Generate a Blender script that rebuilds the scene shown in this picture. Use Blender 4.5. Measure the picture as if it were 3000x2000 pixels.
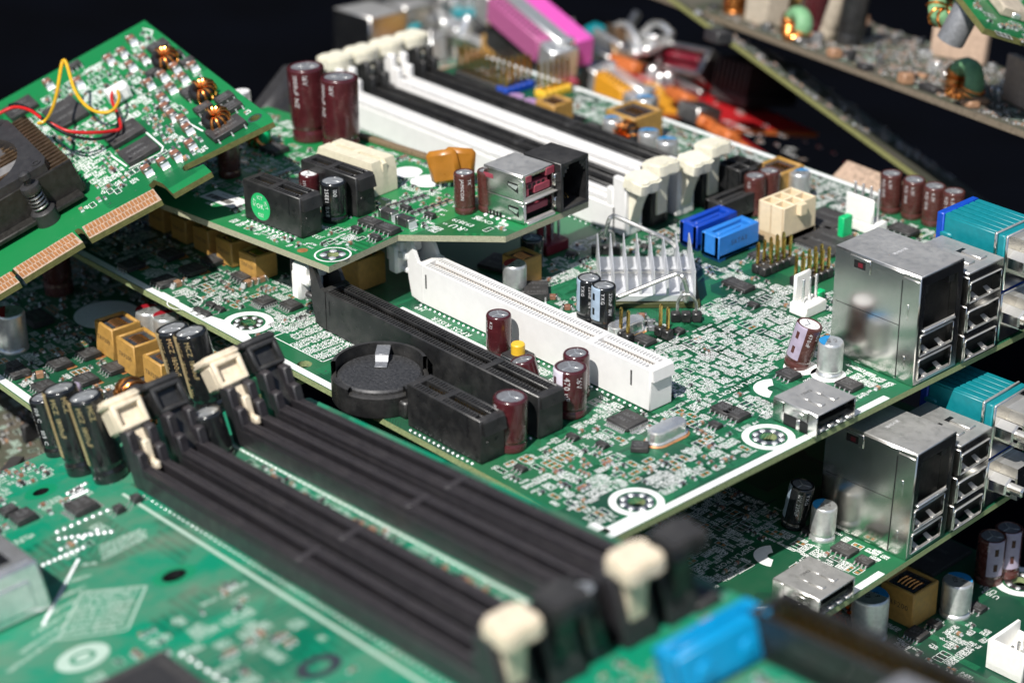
import bpy, bmesh, math, random
from mathutils import Matrix, Vector, geometry
rnd = random.Random(11)
R_ = math.radians
for o in list(bpy.data.objects):
    bpy.data.objects.remove(o)
SC = bpy.context.scene
COL = SC.collection
SC.unit_settings.system = 'METRIC'
SC.unit_settings.scale_length = 0.001          # one unit is one millimetre
# ------------------------------------------------------------------ camera
CAMROWS = ((0.676457, 0.736461, -0.005899), (0.3210635, -0.3020167, -0.8976132), (-0.662837, 0.605310, -0.440761))
AX, AY, AZ = (Vector(r).normalized() for r in CAMROWS)      # right, down, forward
CAM = Vector((369.61, -339.46, 245.82))
FP = 6500.0                                                  # focal length in photo pixels (3000 wide)
cd = bpy.data.cameras.new('camera')
co = bpy.data.objects.new('camera', cd)
COL.objects.link(co)
AZ = AX.cross(AY).normalized()
AY = AZ.cross(AX).normalized()
m = Matrix((AX, -AY, -AZ)).transposed().to_4x4()
m.translation = CAM
co.matrix_world = m
cd.sensor_width = 36.0
cd.lens = FP / 3000 * 36
cd.clip_start = 1.0
cd.clip_end = 20000.0
cd.dof.use_dof = True
cd.dof.focus_distance = 548.0
cd.dof.aperture_fstop = 0.0125
cd.dof.aperture_blades = 9
SC.camera = co
# ------------------------------------------------------------------ daylight
SUN_DIR = Vector((0.21, -0.58, 0.78)).normalized()          # towards the sun
W = bpy.data.worlds.new('World')
SC.world = W
W.use_nodes = True
wn = W.node_tree
wn.nodes.clear()
sky = wn.nodes.new('ShaderNodeTexSky')
sky.sky_type = 'NISHITA'
sky.sun_disc = False
sky.sun_elevation = math.asin(SUN_DIR.z)
sky.sun_rotation = math.atan2(SUN_DIR.x, SUN_DIR.y)
bg = wn.nodes.new('ShaderNodeBackground')
bg.inputs[1].default_value = 0.075
wo = wn.nodes.new('ShaderNodeOutputWorld')
wn.links.new(sky.outputs[0], bg.inputs[0])
wn.links.new(bg.outputs[0], wo.inputs[0])
sl = bpy.data.lights.new('sun', 'SUN')
sl.energy = 5.0
sl.angle = R_(0.6)
sl.color = (1.0, 0.965, 0.91)
so = bpy.data.objects.new('sun', sl)
COL.objects.link(so)
so.rotation_euler = SUN_DIR.to_track_quat('Z', 'Y').to_euler()
so.location = SUN_DIR * 900
SC.view_settings.view_transform = 'Standard'
SC.view_settings.look = 'None'
SC.view_settings.gamma = 1.0
SC.view_settings.use_curve_mapping = False
SC.view_settings.exposure = 0.22
SC.render.engine = 'CYCLES'
SC.cycles.max_bounces = 7
SC.cycles.sample_clamp_indirect = 6.0

# ------------------------------------------------------------------ pixel helpers (photo 3000 x 2000) used to measure the place
ZW = dict(s=(0, 0, 1.0), ov=(0, 0, .784), z1=(0, 0, 2.24), z2=(800, 0, 2.24), z3=(1400, 0, 2.8), z4=(2000, 0, 2.24), z5=(0, 600, 2.24),
          z6=(700, 600, 2.24), z7=(1400, 600, 2.8), z8=(2000, 600, 2.24), a1=(0, 1200, 1.96), a2=(700, 1200, 1.96), a3=(1400, 1200, 1.96),
          a4=(2100, 1200, 1.96), a5=(450, 380, 3.267), a6=(1100, 380, 3.267), b1=(2650, 550, 2.24), b2=(2400, 450, 3.92))


def px(z, x, y):
    a, b, k = ZW[z]
    return a + x / k, b + y / k


def ray(x, y):
    return (AX * ((x - 1500) / FP) + AY * ((y - 1000) / FP) + AZ).normalized()


class Frame:
    """a plane in space: origin p0 and rotation matrix M; at() measures where a photo point falls on it"""

    def __init__(s, p0, M):
        s.p0 = Vector(p0); s.M = M.copy(); s.Mi = M.transposed()
        s.n = M @ Vector((0, 0, 1))
        s.occ = set()

    def at(s, z, x, y, h=0.0):
        d = ray(*px(z, x, y))
        t = s.n.dot(s.p0 + s.n * h - CAM) / s.n.dot(d)
        q = s.Mi @ (CAM + d * t - s.p0)
        return q.x, q.y

    def world(s, v):
        return s.M @ Vector(v) + s.p0

    def mat(s):
        m = s.M.to_4x4(); m.translation = s.p0
        return m

    def block(s, x0, x1, y0, y1):
        for i in range(int(math.floor(x0)), int(math.ceil(x1))):
            for j in range(int(math.floor(y0)), int(math.ceil(y1))):
                s.occ.add((i, j))

    def free(s, x0, x1, y0, y1):
        for i in range(int(math.floor(x0)), int(math.ceil(x1))):
            for j in range(int(math.floor(y0)), int(math.ceil(y1))):
                if (i, j) in s.occ:
                    return False
        return True


def eul(rx, ry, rz):
    return Matrix.Rotation(R_(rz), 3, 'Z') @ Matrix.Rotation(R_(ry), 3, 'Y') @ Matrix.Rotation(R_(rx), 3, 'X')


def frame3(A, dA, B, dB, C_, dC):
    a = CAM + ray(*A) * dA; b = CAM + ray(*B) * dB; c = CAM + ray(*C_) * dC
    X = (b - a).normalized(); Z = X.cross(c - a).normalized(); Y = Z.cross(X)
    return Frame(a, Matrix((X, Y, Z)).transposed()), (b - a).length, (c - a).dot(Y)


# ------------------------------------------------------------------ materials
MATS = {}


def mat(name, col, rough=.5, metal=0.0, var=.12, scale=.8, dust=0.0, bump=0.0, coat=0.0, spec=.5, dustcol=(.45, .43, .4), sss=0.0, dscale=2.2, top_tone=0.0, top_tonecol=(.26, .235, .21)):
    m = bpy.data.materials.new(name)
    m.use_nodes = True
    nt = m.node_tree
    b = nt.nodes['Principled BSDF']
    tc = nt.nodes.new('ShaderNodeTexCoord')
    no = nt.nodes.new('ShaderNodeTexNoise')
    no.inputs['Scale'].default_value = scale
    no.inputs['Detail'].default_value = 5
    nt.links.new(tc.outputs['Object'], no.inputs['Vector'])
    mr = nt.nodes.new('ShaderNodeMapRange')
    mr.inputs[1].default_value = .3; mr.inputs[2].default_value = .7
    mr.inputs[3].default_value = 1 - var; mr.inputs[4].default_value = 1 + var
    nt.links.new(no.outputs[0], mr.inputs[0])
    mx = nt.nodes.new('ShaderNodeMix'); mx.data_type = 'RGBA'; mx.blend_type = 'MULTIPLY'
    mx.inputs[0].default_value = 1
    mx.inputs[6].default_value = (*col, 1)
    nt.links.new(mr.outputs[0], mx.inputs[7])
    out = mx.outputs[2]
    b.inputs['Roughness'].default_value = rough
    rr = nt.nodes.new('ShaderNodeMapRange')
    rr.inputs[1].default_value = .3; rr.inputs[2].default_value = .7
    rr.inputs[3].default_value = max(.03, rough - (.025 if metal > .5 else .08)); rr.inputs[4].default_value = min(1, rough + (.035 if metal > .5 else .1))
    if metal > .5: rr.inputs[1].default_value = .1; rr.inputs[2].default_value = .9
    nt.links.new(no.outputs[0], rr.inputs[0])
    rout = rr.outputs[0]
    if dust > 0:
        vo = nt.nodes.new('ShaderNodeTexVoronoi')
        vo.inputs['Scale'].default_value = dscale
        nt.links.new(tc.outputs['Object'], vo.inputs['Vector'])
        sz = nt.nodes.new('ShaderNodeSeparateColor')
        nt.links.new(vo.outputs['Color'], sz.inputs[0])
        th = nt.nodes.new('ShaderNodeMath'); th.operation = 'MULTIPLY'; th.inputs[1].default_value = .26 / dscale * 2.2 * .38
        nt.links.new(sz.outputs[0], th.inputs[0])
        lt = nt.nodes.new('ShaderNodeMath'); lt.operation = 'LESS_THAN'
        nt.links.new(vo.outputs['Distance'], lt.inputs[0]); nt.links.new(th.outputs[0], lt.inputs[1])
        k = nt.nodes.new('ShaderNodeMath'); k.operation = 'LESS_THAN'; k.inputs[1].default_value = dust
        nt.links.new(sz.outputs[1], k.inputs[0])
        a = nt.nodes.new('ShaderNodeMath'); a.operation = 'MULTIPLY'
        nt.links.new(lt.outputs[0], a.inputs[0]); nt.links.new(k.outputs[0], a.inputs[1])
        # a thin even film of dust besides the grains
        n2 = nt.nodes.new('ShaderNodeTexNoise'); n2.inputs['Scale'].default_value = .16; n2.inputs['Detail'].default_value = 10; n2.inputs['Roughness'].default_value = .7
        nt.links.new(tc.outputs['Object'], n2.inputs['Vector'])
        f2 = nt.nodes.new('ShaderNodeMapRange'); f2.inputs[1].default_value = .45; f2.inputs[2].default_value = .75
        f2.inputs[3].default_value = dust * .02; f2.inputs[4].default_value = dust * (.05 if metal > 0 else .16)
        nt.links.new(n2.outputs[0], f2.inputs[0])
        am = nt.nodes.new('ShaderNodeMath'); am.operation = 'MAXIMUM'
        am2 = nt.nodes.new('ShaderNodeMath'); am2.operation = 'MULTIPLY'; am2.inputs[1].default_value = .8
        nt.links.new(a.outputs[0], am2.inputs[0])
        nt.links.new(am2.outputs[0], am.inputs[0]); nt.links.new(f2.outputs[0], am.inputs[1])
        mx2 = nt.nodes.new('ShaderNodeMix'); mx2.data_type = 'RGBA'
        nt.links.new(am.outputs[0], mx2.inputs[0])
        nt.links.new(out, mx2.inputs[6]); mx2.inputs[7].default_value = (*dustcol, 1)
        out = mx2.outputs[2]
        ra = nt.nodes.new('ShaderNodeMath'); ra.operation = 'MAXIMUM'
        nt.links.new(rout, ra.inputs[0]); nt.links.new(am.outputs[0], ra.inputs[1])
        rout = ra.outputs[0]
        if metal > 0:
            mm = nt.nodes.new('ShaderNodeMath'); mm.operation = 'SUBTRACT'; mm.inputs[0].default_value = metal; mm.use_clamp = True
            nt.links.new(am.outputs[0], mm.inputs[1]); nt.links.new(mm.outputs[0], b.inputs['Metallic'])
    if top_tone:
        # dust on faces turned upwards; on tin also their grey reflection, painted in
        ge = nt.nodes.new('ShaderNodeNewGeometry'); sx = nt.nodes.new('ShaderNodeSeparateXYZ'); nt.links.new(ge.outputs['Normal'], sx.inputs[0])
        up = nt.nodes.new('ShaderNodeMapRange'); up.inputs[1].default_value = .45; up.inputs[2].default_value = .95; up.inputs[3].default_value = 0; up.inputs[4].default_value = top_tone
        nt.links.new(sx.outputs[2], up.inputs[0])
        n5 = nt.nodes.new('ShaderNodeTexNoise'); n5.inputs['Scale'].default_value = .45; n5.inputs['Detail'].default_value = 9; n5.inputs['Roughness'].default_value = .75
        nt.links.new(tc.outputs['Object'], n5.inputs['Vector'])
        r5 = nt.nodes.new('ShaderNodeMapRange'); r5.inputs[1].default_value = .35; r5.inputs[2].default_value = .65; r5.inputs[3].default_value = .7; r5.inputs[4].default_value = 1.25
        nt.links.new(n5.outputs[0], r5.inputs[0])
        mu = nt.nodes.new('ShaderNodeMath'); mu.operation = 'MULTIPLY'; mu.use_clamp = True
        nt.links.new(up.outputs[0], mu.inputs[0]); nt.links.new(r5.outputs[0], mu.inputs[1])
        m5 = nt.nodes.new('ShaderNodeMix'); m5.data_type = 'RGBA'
        nt.links.new(mu.outputs[0], m5.inputs[0]); nt.links.new(out, m5.inputs[6]); m5.inputs[7].default_value = (*top_tonecol, 1)
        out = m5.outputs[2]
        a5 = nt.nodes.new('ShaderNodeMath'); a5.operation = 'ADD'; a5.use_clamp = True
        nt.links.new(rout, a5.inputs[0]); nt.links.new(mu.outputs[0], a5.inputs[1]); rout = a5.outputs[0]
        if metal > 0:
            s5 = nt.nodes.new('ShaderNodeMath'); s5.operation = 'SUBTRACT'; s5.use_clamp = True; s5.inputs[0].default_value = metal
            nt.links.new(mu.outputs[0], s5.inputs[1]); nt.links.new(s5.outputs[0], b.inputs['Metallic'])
    nt.links.new(out, b.inputs['Base Color'])
    nt.links.new(rout, b.inputs['Roughness'])
    if not ((dust > 0 or top_tone) and metal > 0):
        b.inputs['Metallic'].default_value = metal
    b.inputs['Specular IOR Level'].default_value = spec
    b.inputs['Coat Weight'].default_value = coat
    b.inputs['Coat Roughness'].default_value = .12
    if sss:
        b.inputs['Subsurface Weight'].default_value = sss
        b.inputs['Subsurface Radius'].default_value = (1, .9, .7)
        b.inputs['Subsurface Scale'].default_value = .8
    if bump:
        n3 = nt.nodes.new('ShaderNodeTexNoise'); n3.inputs['Scale'].default_value = scale * 4; n3.inputs['Detail'].default_value = 3
        nt.links.new(tc.outputs['Object'], n3.inputs['Vector'])
        bu = nt.nodes.new('ShaderNodeBump'); bu.inputs['Strength'].default_value = bump; bu.inputs['Distance'].default_value = .1
        nt.links.new(n3.outputs[0], bu.inputs['Height']); nt.links.new(bu.outputs[0], b.inputs['Normal'])
    MATS[name] = m
    return m


def pcb_mat(name, base, trace, rough=.32, dust=.25, pour=.5, tscale=1.5, film=.0, filmcol=(.32, .33, .28)):
    """solder mask: copper pours show lighter, bundles of parallel traces run in patches of different directions"""
    m = bpy.data.materials.new(name)
    m.use_nodes = True
    nt = m.node_tree
    N = nt.nodes.new; L = nt.links.new
    b = nt.nodes['Principled BSDF']
    tc = N('ShaderNodeTexCoord')

    def math_(op, a, c=None, clamp=False):
        n = N('ShaderNodeMath'); n.operation = op; n.use_clamp = clamp
        for i, v in enumerate((a, c)):
            if v is None: continue
            if isinstance(v, (int, float)): n.inputs[i].default_value = v
            else: L(v, n.inputs[i])
        return n.outputs[0]
    vo = N('ShaderNodeTexVoronoi'); vo.inputs['Scale'].default_value = .07; vo.distance = 'MANHATTAN'
    L(tc.outputs['Object'], vo.inputs['Vector'])
    sp = N('ShaderNodeSeparateColor'); L(vo.outputs['Color'], sp.inputs[0])
    xyz = N('ShaderNodeSeparateXYZ'); L(tc.outputs['Object'], xyz.inputs[0])
    a1 = math_('GREATER_THAN', sp.outputs[0], .4)
    a2 = math_('GREATER_THAN', sp.outputs[0], .75)
    diag = math_('MULTIPLY', math_('ADD', xyz.outputs[0], xyz.outputs[1]), .707)
    d1 = math_('ADD', math_('MULTIPLY', xyz.outputs[0], a1), math_('MULTIPLY', xyz.outputs[1], math_('SUBTRACT', 1, a1)))
    d = math_('ADD', math_('MULTIPLY', diag, a2), math_('MULTIPLY', d1, math_('SUBTRACT', 1, a2)))
    ln = math_('SINE', math_('MULTIPLY', d, tscale * 6.283))
    line = math_('GREATER_THAN', ln, .1)
    on = math_('GREATER_THAN', sp.outputs[1], .35)
    line = math_('MULTIPLY', line, on)
    v2 = N('ShaderNodeTexVoronoi'); v2.inputs['Scale'].default_value = .045; v2.distance = 'CHEBYCHEV'
    mp = N('ShaderNodeMapping'); mp.inputs[1].default_value = (37, 11, 0); L(tc.outputs['Object'], mp.inputs[0]); L(mp.outputs[0], v2.inputs['Vector'])
    s2 = N('ShaderNodeSeparateColor'); L(v2.outputs['Color'], s2.inputs[0])
    po = math_('LESS_THAN', s2.outputs[2], pour)
    fac = math_('MAXIMUM', math_('MULTIPLY', line, .75), po)
    mx = N('ShaderNodeMix'); mx.data_type = 'RGBA'
    L(fac, mx.inputs[0]); mx.inputs[6].default_value = (*base, 1); mx.inputs[7].default_value = (*trace, 1)
    out = mx.outputs[2]
    # dust grains and film
    g = N('ShaderNodeTexVoronoi'); g.inputs['Scale'].default_value = 1.1; L(tc.outputs['Object'], g.inputs['Vector'])
    gs = N('ShaderNodeSeparateColor'); L(g.outputs['Color'], gs.inputs[0])
    gr = math_('MULTIPLY', math_('LESS_THAN', g.outputs['Distance'], math_('MULTIPLY', gs.outputs[0], .14)), math_('LESS_THAN', gs.outputs[1], dust))
    n2 = N('ShaderNodeTexNoise'); n2.inputs['Scale'].default_value = .05; n2.inputs['Detail'].default_value = 9; n2.inputs['Roughness'].default_value = .65
    L(tc.outputs['Object'], n2.inputs['Vector'])
    f2 = N('ShaderNodeMapRange'); f2.inputs[1].default_value = .42; f2.inputs[2].default_value = .72; f2.inputs[3].default_value = 0
    f2.inputs[4].default_value = film + dust * .12
    L(n2.outputs[0], f2.inputs[0])
    am = math_('MAXIMUM', math_('MULTIPLY', gr, .7), f2.outputs[0])
    m2 = N('ShaderNodeMix'); m2.data_type = 'RGBA'
    L(am, m2.inputs[0]); L(out, m2.inputs[6]); m2.inputs[7].default_value = (*filmcol, 1)
    L(m2.outputs[2], b.inputs['Base Color'])
    L(math_('ADD', math_('MULTIPLY', am, .6), rough, True), b.inputs['Roughness'])
    b.inputs['Specular IOR Level'].default_value = .45
    bu = N('ShaderNodeBump'); bu.inputs['Strength'].default_value = .25; bu.inputs['Distance'].default_value = .05
    L(fac, bu.inputs['Height']); L(bu.outputs[0], b.inputs['Normal'])
    MATS[name] = m
    return m


pcb_mat('solder_mask', (.006, .055, .03), (.012, .125, .05), film=.05)
pcb_mat('riser_mask', (.006, .12, .035), (.010, .20, .058), pour=.75, tscale=.5, dust=.9)
pcb_mat('card_mask', (.005, .115, .035), (.010, .19, .055), pour=.75, tscale=.8, dust=.15)
pcb_mat('teal_mask', (.002, .14, .075), (.004, .23, .125), pour=.75, tscale=.5, dust=.6, film=.62, filmcol=(.17, .19, .14))
pcb_mat('dusty_mask', (.05, .06, .035), (.06, .07, .045), dust=.8, film=1.0, filmcol=(.125, .10, .08), rough=.7)
pcb_mat('red_mask', (.42, .010, .014), (.55, .014, .02), pour=.6, dust=.4)
mat('board_edge', (.25, .30, .14), .7, var=.25, scale=2)
mat('edge_fibre', (.33, .33, .22), .8, var=.3, scale=3, dust=.4)
mat('yellow_edge', (.13, .13, .04), .7, var=.2)
mat('silk', (.84, .85, .83), .6, var=.05)
mat('silk_dim', (.42, .55, .46), .6, var=.08)
mat('bare_copper', (.66, .30, .12), .45, metal=.6, var=.2)
mat('solder', (.85, .86, .86), .3, metal=.6, var=.1, scale=3, bump=.3)
mat('tin', (.74, .725, .69), .2, metal=1, var=.1, scale=.12, dust=.2, bump=.03, top_tone=.34, top_tonecol=(.07, .072, .08))
mat('tin_bright', (.82, .82, .81), .24, metal=.8, var=.1, scale=.5, dust=.05)
mat('tin_dull', (.42, .41, .40), .38, metal=1, var=.15, scale=.3, dust=.35)
mat('steel_wire', (.62, .61, .58), .28, metal=.8, var=.1)
mat('aluminium', (.80, .81, .83), .42, metal=.55, var=.06, scale=.6, bump=.05)
mat('can_aluminium', (.70, .71, .70), .34, metal=.75, var=.12, scale=.9, dust=.1)
mat('can_dirty', (.24, .245, .26), .45, metal=.4, var=.2, scale=1.5, dust=.5, dscale=4)
mat('gold', (.83, .55, .16), .25, metal=1, var=.15)
mat('copper_wire', (.80, .30, .08), .25, metal=1, var=.2, scale=2)
mat('maroon_sleeve', (.060, .010, .013), .22, var=.2, coat=.5, dust=.1, scale=.4)
mat('brown_sleeve', (.075, .022, .018), .25, var=.2, coat=.4, dust=.15, scale=.4)
mat('black_sleeve', (.009, .010, .011), .16, var=.2, coat=.6, dust=.08)
mat('violet_stripe', (.36, .31, .40), .4, var=.1)
mat('blue_grey_stripe', (.33, .42, .52), .4, var=.1)
mat('white_stripe', (.66, .62, .70), .4, var=.08)
mat('gold_print', (.62, .47, .24), .32, metal=.45, var=.25, scale=1.5)
mat('grey_print', (.62, .62, .63), .5, var=.1)
mat('dark_print', (.05, .04, .03), .6)
mat('chip_black', (.016, .016, .018), .5, var=.25, dust=.5, bump=.12, scale=2, top_tone=.08)
mat('chip_print', (.12, .12, .12), .6, var=.1)
mat('slot_black', (.010, .0105, .0115), .33, var=.2, dust=.5, scale=.5, dscale=3.2, bump=.05, top_tone=.07)
mat('dimm_black', (.019, .0175, .021), .4, var=.15, dust=.4, scale=.5, dustcol=(.24, .21, .19), dscale=2.4, top_tone=.12, top_tonecol=(.2, .17, .165))
mat('slot_white', (.75, .74, .725), .38, var=.035, dust=.1, dustcol=(.5, .47, .42), scale=.4)
mat('latch_ivory', (.76, .72, .58), .4, var=.06, sss=.15, dust=.1)
mat('latch_tan', (.70, .60, .45), .45, var=.12, dust=.3)
mat('clip_white', (.83, .82, .78), .38, var=.04, sss=.15)
mat('ivory_slot', (.72, .66, .50), .42, var=.08, dust=.2)
mat('beige_nylon', (.76, .62, .42), .42, var=.05, sss=.1)
mat('tan_block', (.40, .22, .05), .5, var=.15, dust=.2, bump=.1)
mat('hollow_dark', (.006, .006, .007), .5, var=.2)  # near-black for black plastic, and for shade painted into holes and slits
mat('resin_top', (.045, .05, .06), .12, var=.3, coat=.6)
mat('sata_deep', (.005, .055, .42), .35, var=.08)
mat('sata_light', (.025, .20, .62), .38, var=.07, dust=.15)
mat('port_blue', (.004, .06, .42), .4, var=.08)
mat('port_teal', (.003, .20, .235), .42, var=.08, dust=.1)
mat('cyan_blue', (.001, .27, .55), .35, var=.06, dust=.1)
mat('cap_blue', (.02, .22, .48), .35, var=.1)
mat('cap_red', (.30, .01, .02), .35, var=.1)
mat('cap_purple', (.42, .25, .45), .4, var=.1)
mat('green_plastic', (.004, .48, .16), .4, var=.05)
mat('sticker_green', (.02, .42, .13), .35, var=.04)
mat('yellow_plastic', (.75, .45, .03), .4, var=.06)
mat('amber_resin', (.36, .14, .012), .35, var=.15, dust=.15, scale=.3)
mat('plum_plastic', (.30, .05, .075), .4, var=.08, dust=.1)
mat('crimson_plastic', (.14, .008, .018), .4, var=.1)
mat('magenta_plastic', (.62, .09, .40), .45, var=.06)
mat('pink_plastic', (.40, .10, .24), .5, var=.1)
mat('orange_plastic', (.66, .30, .02), .45, var=.15)
mat('rust_orange', (.50, .13, .03), .5, var=.3)
mat('mlcc_tan', (.34, .19, .11), .45, var=.2)
mat('mlcc_brown', (.24, .11, .07), .45, var=.2)
mat('wire_red', (.50, .012, .012), .38, var=.08)
mat('wire_yellow', (.68, .38, .015), .38, var=.08)
mat('wire_black', (.01, .01, .01), .35)
mat('label_paper', (.78, .77, .76), .6, var=.06)
mat('fan_grey', (.028, .027, .028), .42, var=.15, dust=.2)
mat('fan_blade', (.085, .082, .085), .4, var=.15, dust=.15)
mat('cooler_dark', (.035, .033, .03), .45, metal=.5, var=.25, dust=.2)
mat('fin_bronze', (.30, .20, .12), .4, metal=.9, var=.25, scale=.6)  # brighter than cooler_dark: sunlight on the fin tops put into the colour
mat('tan_plate', (.42, .30, .22), .6, var=.2)
mat('dusty_resin', (.17, .135, .095), .8, var=.3, bump=.3)
mat('dusty_cream', (.42, .36, .28), .75, var=.2)
mat('toroid_green', (.16, .34, .17), .6, var=.2)
mat('trace_green', (.022, .19, .085), .35, var=.1)
mat('coin_steel', (.045, .045, .047), .4, metal=.3, var=.5, dust=.95, scale=1.5, dscale=2.4, dustcol=(.5, .49, .47))
mat('shade_black', (.0005, .0009, .0024), .95, var=.3, scale=.02, spec=.05)  # near-black base colour stands in for the deep shade behind the heap
mat('brown_strip', (.24, .17, .10), .6, var=.3, scale=2)

# ------------------------------------------------------------------ mesh builder
GLYPHS = {}


def glyph(ch):
    if ch in GLYPHS: return GLYPHS[ch]
    c = bpy.data.curves.new('glyph', 'FONT'); c.body = ch; c.size = 1.0; c.resolution_u = 2
    o = bpy.data.objects.new('glyph', c)
    me = o.to_mesh()
    vs = [(v.co.x, v.co.y) for v in me.vertices]
    fs = [tuple(p.vertices) for p in me.polygons]
    o.to_mesh_clear()
    w = max([v[0] for v in vs], default=.3) + .09
    bpy.data.objects.remove(o); bpy.data.curves.remove(c)
    GLYPHS[ch] = (vs, fs, w)
    return GLYPHS[ch]


class MB:
    def __init__(s):
        s.v = []; s.f = []; s.m = []; s.T = None

    def add(s, vs, fs, m=0, T=None):
        k = len(s.v)
        for T_ in (T, s.T):
            if T_ is not None: vs = [T_ @ Vector(v) for v in vs]
        s.v += [tuple(v) for v in vs]
        s.f += [tuple(i + k for i in f) for f in fs]
        s.m += [m] * len(fs)
        return s

    def box(s, x0, x1, y0, y1, z0, z1, m=0, b=0.0, T=None):
        if b <= 0:
            vs = [(x, y, z) for x in (x0, x1) for y in (y0, y1) for z in (z0, z1)]
            return s.add(vs, [(0, 1, 3, 2), (4, 6, 7, 5), (0, 4, 5, 1), (2, 3, 7, 6), (0, 2, 6, 4), (1, 5, 7, 3)], m, T)
        lo = (x0, y0, z0); hi = (x1, y1, z1)
        b = min(b, (x1 - x0) * .45, (y1 - y0) * .45, (z1 - z0) * .45)
        vs = []; ix = {}
        for sx in (0, 1):
            for sy in (0, 1):
                for sz in (0, 1):
                    sg = (sx, sy, sz)
                    for a in range(3):
                        p = [0, 0, 0]
                        for k in range(3):
                            e = hi[k] if sg[k] else lo[k]
                            if k != a: e += -b if sg[k] else b
                            p[k] = e
                        ix[(sg, a)] = len(vs); vs.append(tuple(p))
        fs = []
        for a in range(3):
            o1, o2 = [k for k in range(3) if k != a]
            for sa in (0, 1):
                q = []
                for t1, t2 in ((0, 0), (1, 0), (1, 1), (0, 1)):
                    sg = [0, 0, 0]; sg[a] = sa; sg[o1] = t1; sg[o2] = t2
                    q.append(ix[(tuple(sg), a)])
                fs.append(tuple(q))
        for c in range(3):
            a, d = [k for k in range(3) if k != c]
            for sa in (0, 1):
                for sd in (0, 1):
                    g0 = [0, 0, 0]; g0[a] = sa; g0[d] = sd
                    g1 = list(g0); g1[c] = 1
                    g0 = tuple(g0); g1 = tuple(g1)
                    fs.append((ix[(g0, a)], ix[(g1, a)], ix[(g1, d)], ix[(g0, d)]))
        for sx in (0, 1):
            for sy in (0, 1):
                for sz in (0, 1):
                    fs.append(tuple(ix[((sx, sy, sz), a)] for a in range(3)))
        return s.add(vs, fs, m, T)

    def lathe(s, prof, n=24, m=0, c=(0, 0, 0), cap=True, a0=0.0, a1=2 * math.pi, T=None):
        full = abs(a1 - a0 - 2 * math.pi) < 1e-6
        k = n if full else n + 1
        vs = []
        for r, z in prof:
            for i in range(k):
                a = a0 + (a1 - a0) * i / n
                vs.append((c[0] + r * math.cos(a), c[1] + r * math.sin(a), c[2] + z))
        fs = []
        for j in range(len(prof) - 1):
            for i in range(n):
                i2 = (i + 1) % k
                fs.append((j * k + i, j * k + i2, (j + 1) * k + i2, (j + 1) * k + i))
        if cap and full:
            fs.append(tuple(range(k - 1, -1, -1)))
            fs.append(tuple((len(prof) - 1) * k + i for i in range(k)))
        return s.add(vs, fs, m, T)

    def tube(s, pts, r, n=8, m=0, T=None):
        pts = [Vector(p) for p in pts]
        vs = []; prev = None
        for i, p in enumerate(pts):
            t = (pts[min(i + 1, len(pts) - 1)] - pts[max(i - 1, 0)]).normalized()
            if prev is None:
                u = t.orthogonal().normalized()
            else:
                u = (prev - t * prev.dot(t)).normalized()
            prev = u; w = t.cross(u)
            for k in range(n):
                a = 2 * math.pi * k / n
                vs.append(p + (u * math.cos(a) + w * math.sin(a)) * r)
        fs = [(i * n + k, i * n + (k + 1) % n, (i + 1) * n + (k + 1) % n, (i + 1) * n + k) for i in range(len(pts) - 1) for k in range(n)]
        fs += [tuple(range(n - 1, -1, -1)), tuple((len(pts) - 1) * n + k for k in range(n))]
        return s.add(vs, fs, m, T)

    def prism(s, poly, z0, z1, m=0, T=None):
        n = len(poly)
        vs = [(x, y, z0) for x, y in poly] + [(x, y, z1) for x, y in poly]
        fs = [tuple(range(n - 1, -1, -1)), tuple(range(n, 2 * n))] + [(i, (i + 1) % n, n + (i + 1) % n, n + i) for i in range(n)]
        return s.add(vs, fs, m, T)

    def prism_xz(s, poly, y0, y1, m=0, T=None):
        X = Matrix(((1, 0, 0, 0), (0, 0, 1, 0), (0, 1, 0, 0), (0, 0, 0, 1)))
        return s.prism(poly, y0, y1, m, X if T is None else T @ X)

    def rect(s, x0, x1, y0, y1, z, m=0):
        return s.add([(x0, y0, z), (x1, y0, z), (x1, y1, z), (x0, y1, z)], [(0, 1, 2, 3)], m)

    def line(s, pts, w, z, m=0, closed=False):
        if closed: pts = list(pts) + [pts[0]]
        for (xa, ya), (xb, yb) in zip(pts, pts[1:]):
            d = math.hypot(xb - xa, yb - ya)
            if d < 1e-6: continue
            ux, uy = (xb - xa) / d * w / 2, (yb - ya) / d * w / 2
            s.add([(xa - ux - uy, ya - uy + ux, z), (xb + ux - uy, yb + uy + ux, z), (xb + ux + uy, yb + uy - ux, z), (xa - ux + uy, ya - uy - ux, z)], [(0, 1, 2, 3)], m)
        return s

    def ring(s, x, y, r0, r1, z, m=0, n=40, a0=0, a1=2 * math.pi):
        vs = []
        for i in range(n + 1):
            a = a0 + (a1 - a0) * i / n
            vs += [(x + r0 * math.cos(a), y + r0 * math.sin(a), z), (x + r1 * math.cos(a), y + r1 * math.sin(a), z)]
        return s.add(vs, [(2 * i, 2 * i + 1, 2 * i + 3, 2 * i + 2) for i in range(n)], m)

    def disc(s, x, y, r, z, m=0, n=16):
        return s.add([(x + r * math.cos(2 * math.pi * i / n), y + r * math.sin(2 * math.pi * i / n), z) for i in range(n)], [tuple(range(n))], m)

    def text(s, txt, size, T, m=0, center=True):
        """flat lettering in the plane of T (its x along the writing)"""
        x = 0; vs = []; fs = []
        for ch in txt:
            if ch == ' ': x += .35; continue
            gv, gf, w = glyph(ch); k = len(vs)
            vs += [((x + a) * size, b * size, 0) for a, b in gv]
            fs += [tuple(i + k for i in f) for f in gf]
            x += w
        if center: vs = [(a - x * size / 2, b - .35 * size, 0) for a, b, _ in vs]
        return s.add(vs, fs, m, T)

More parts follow.
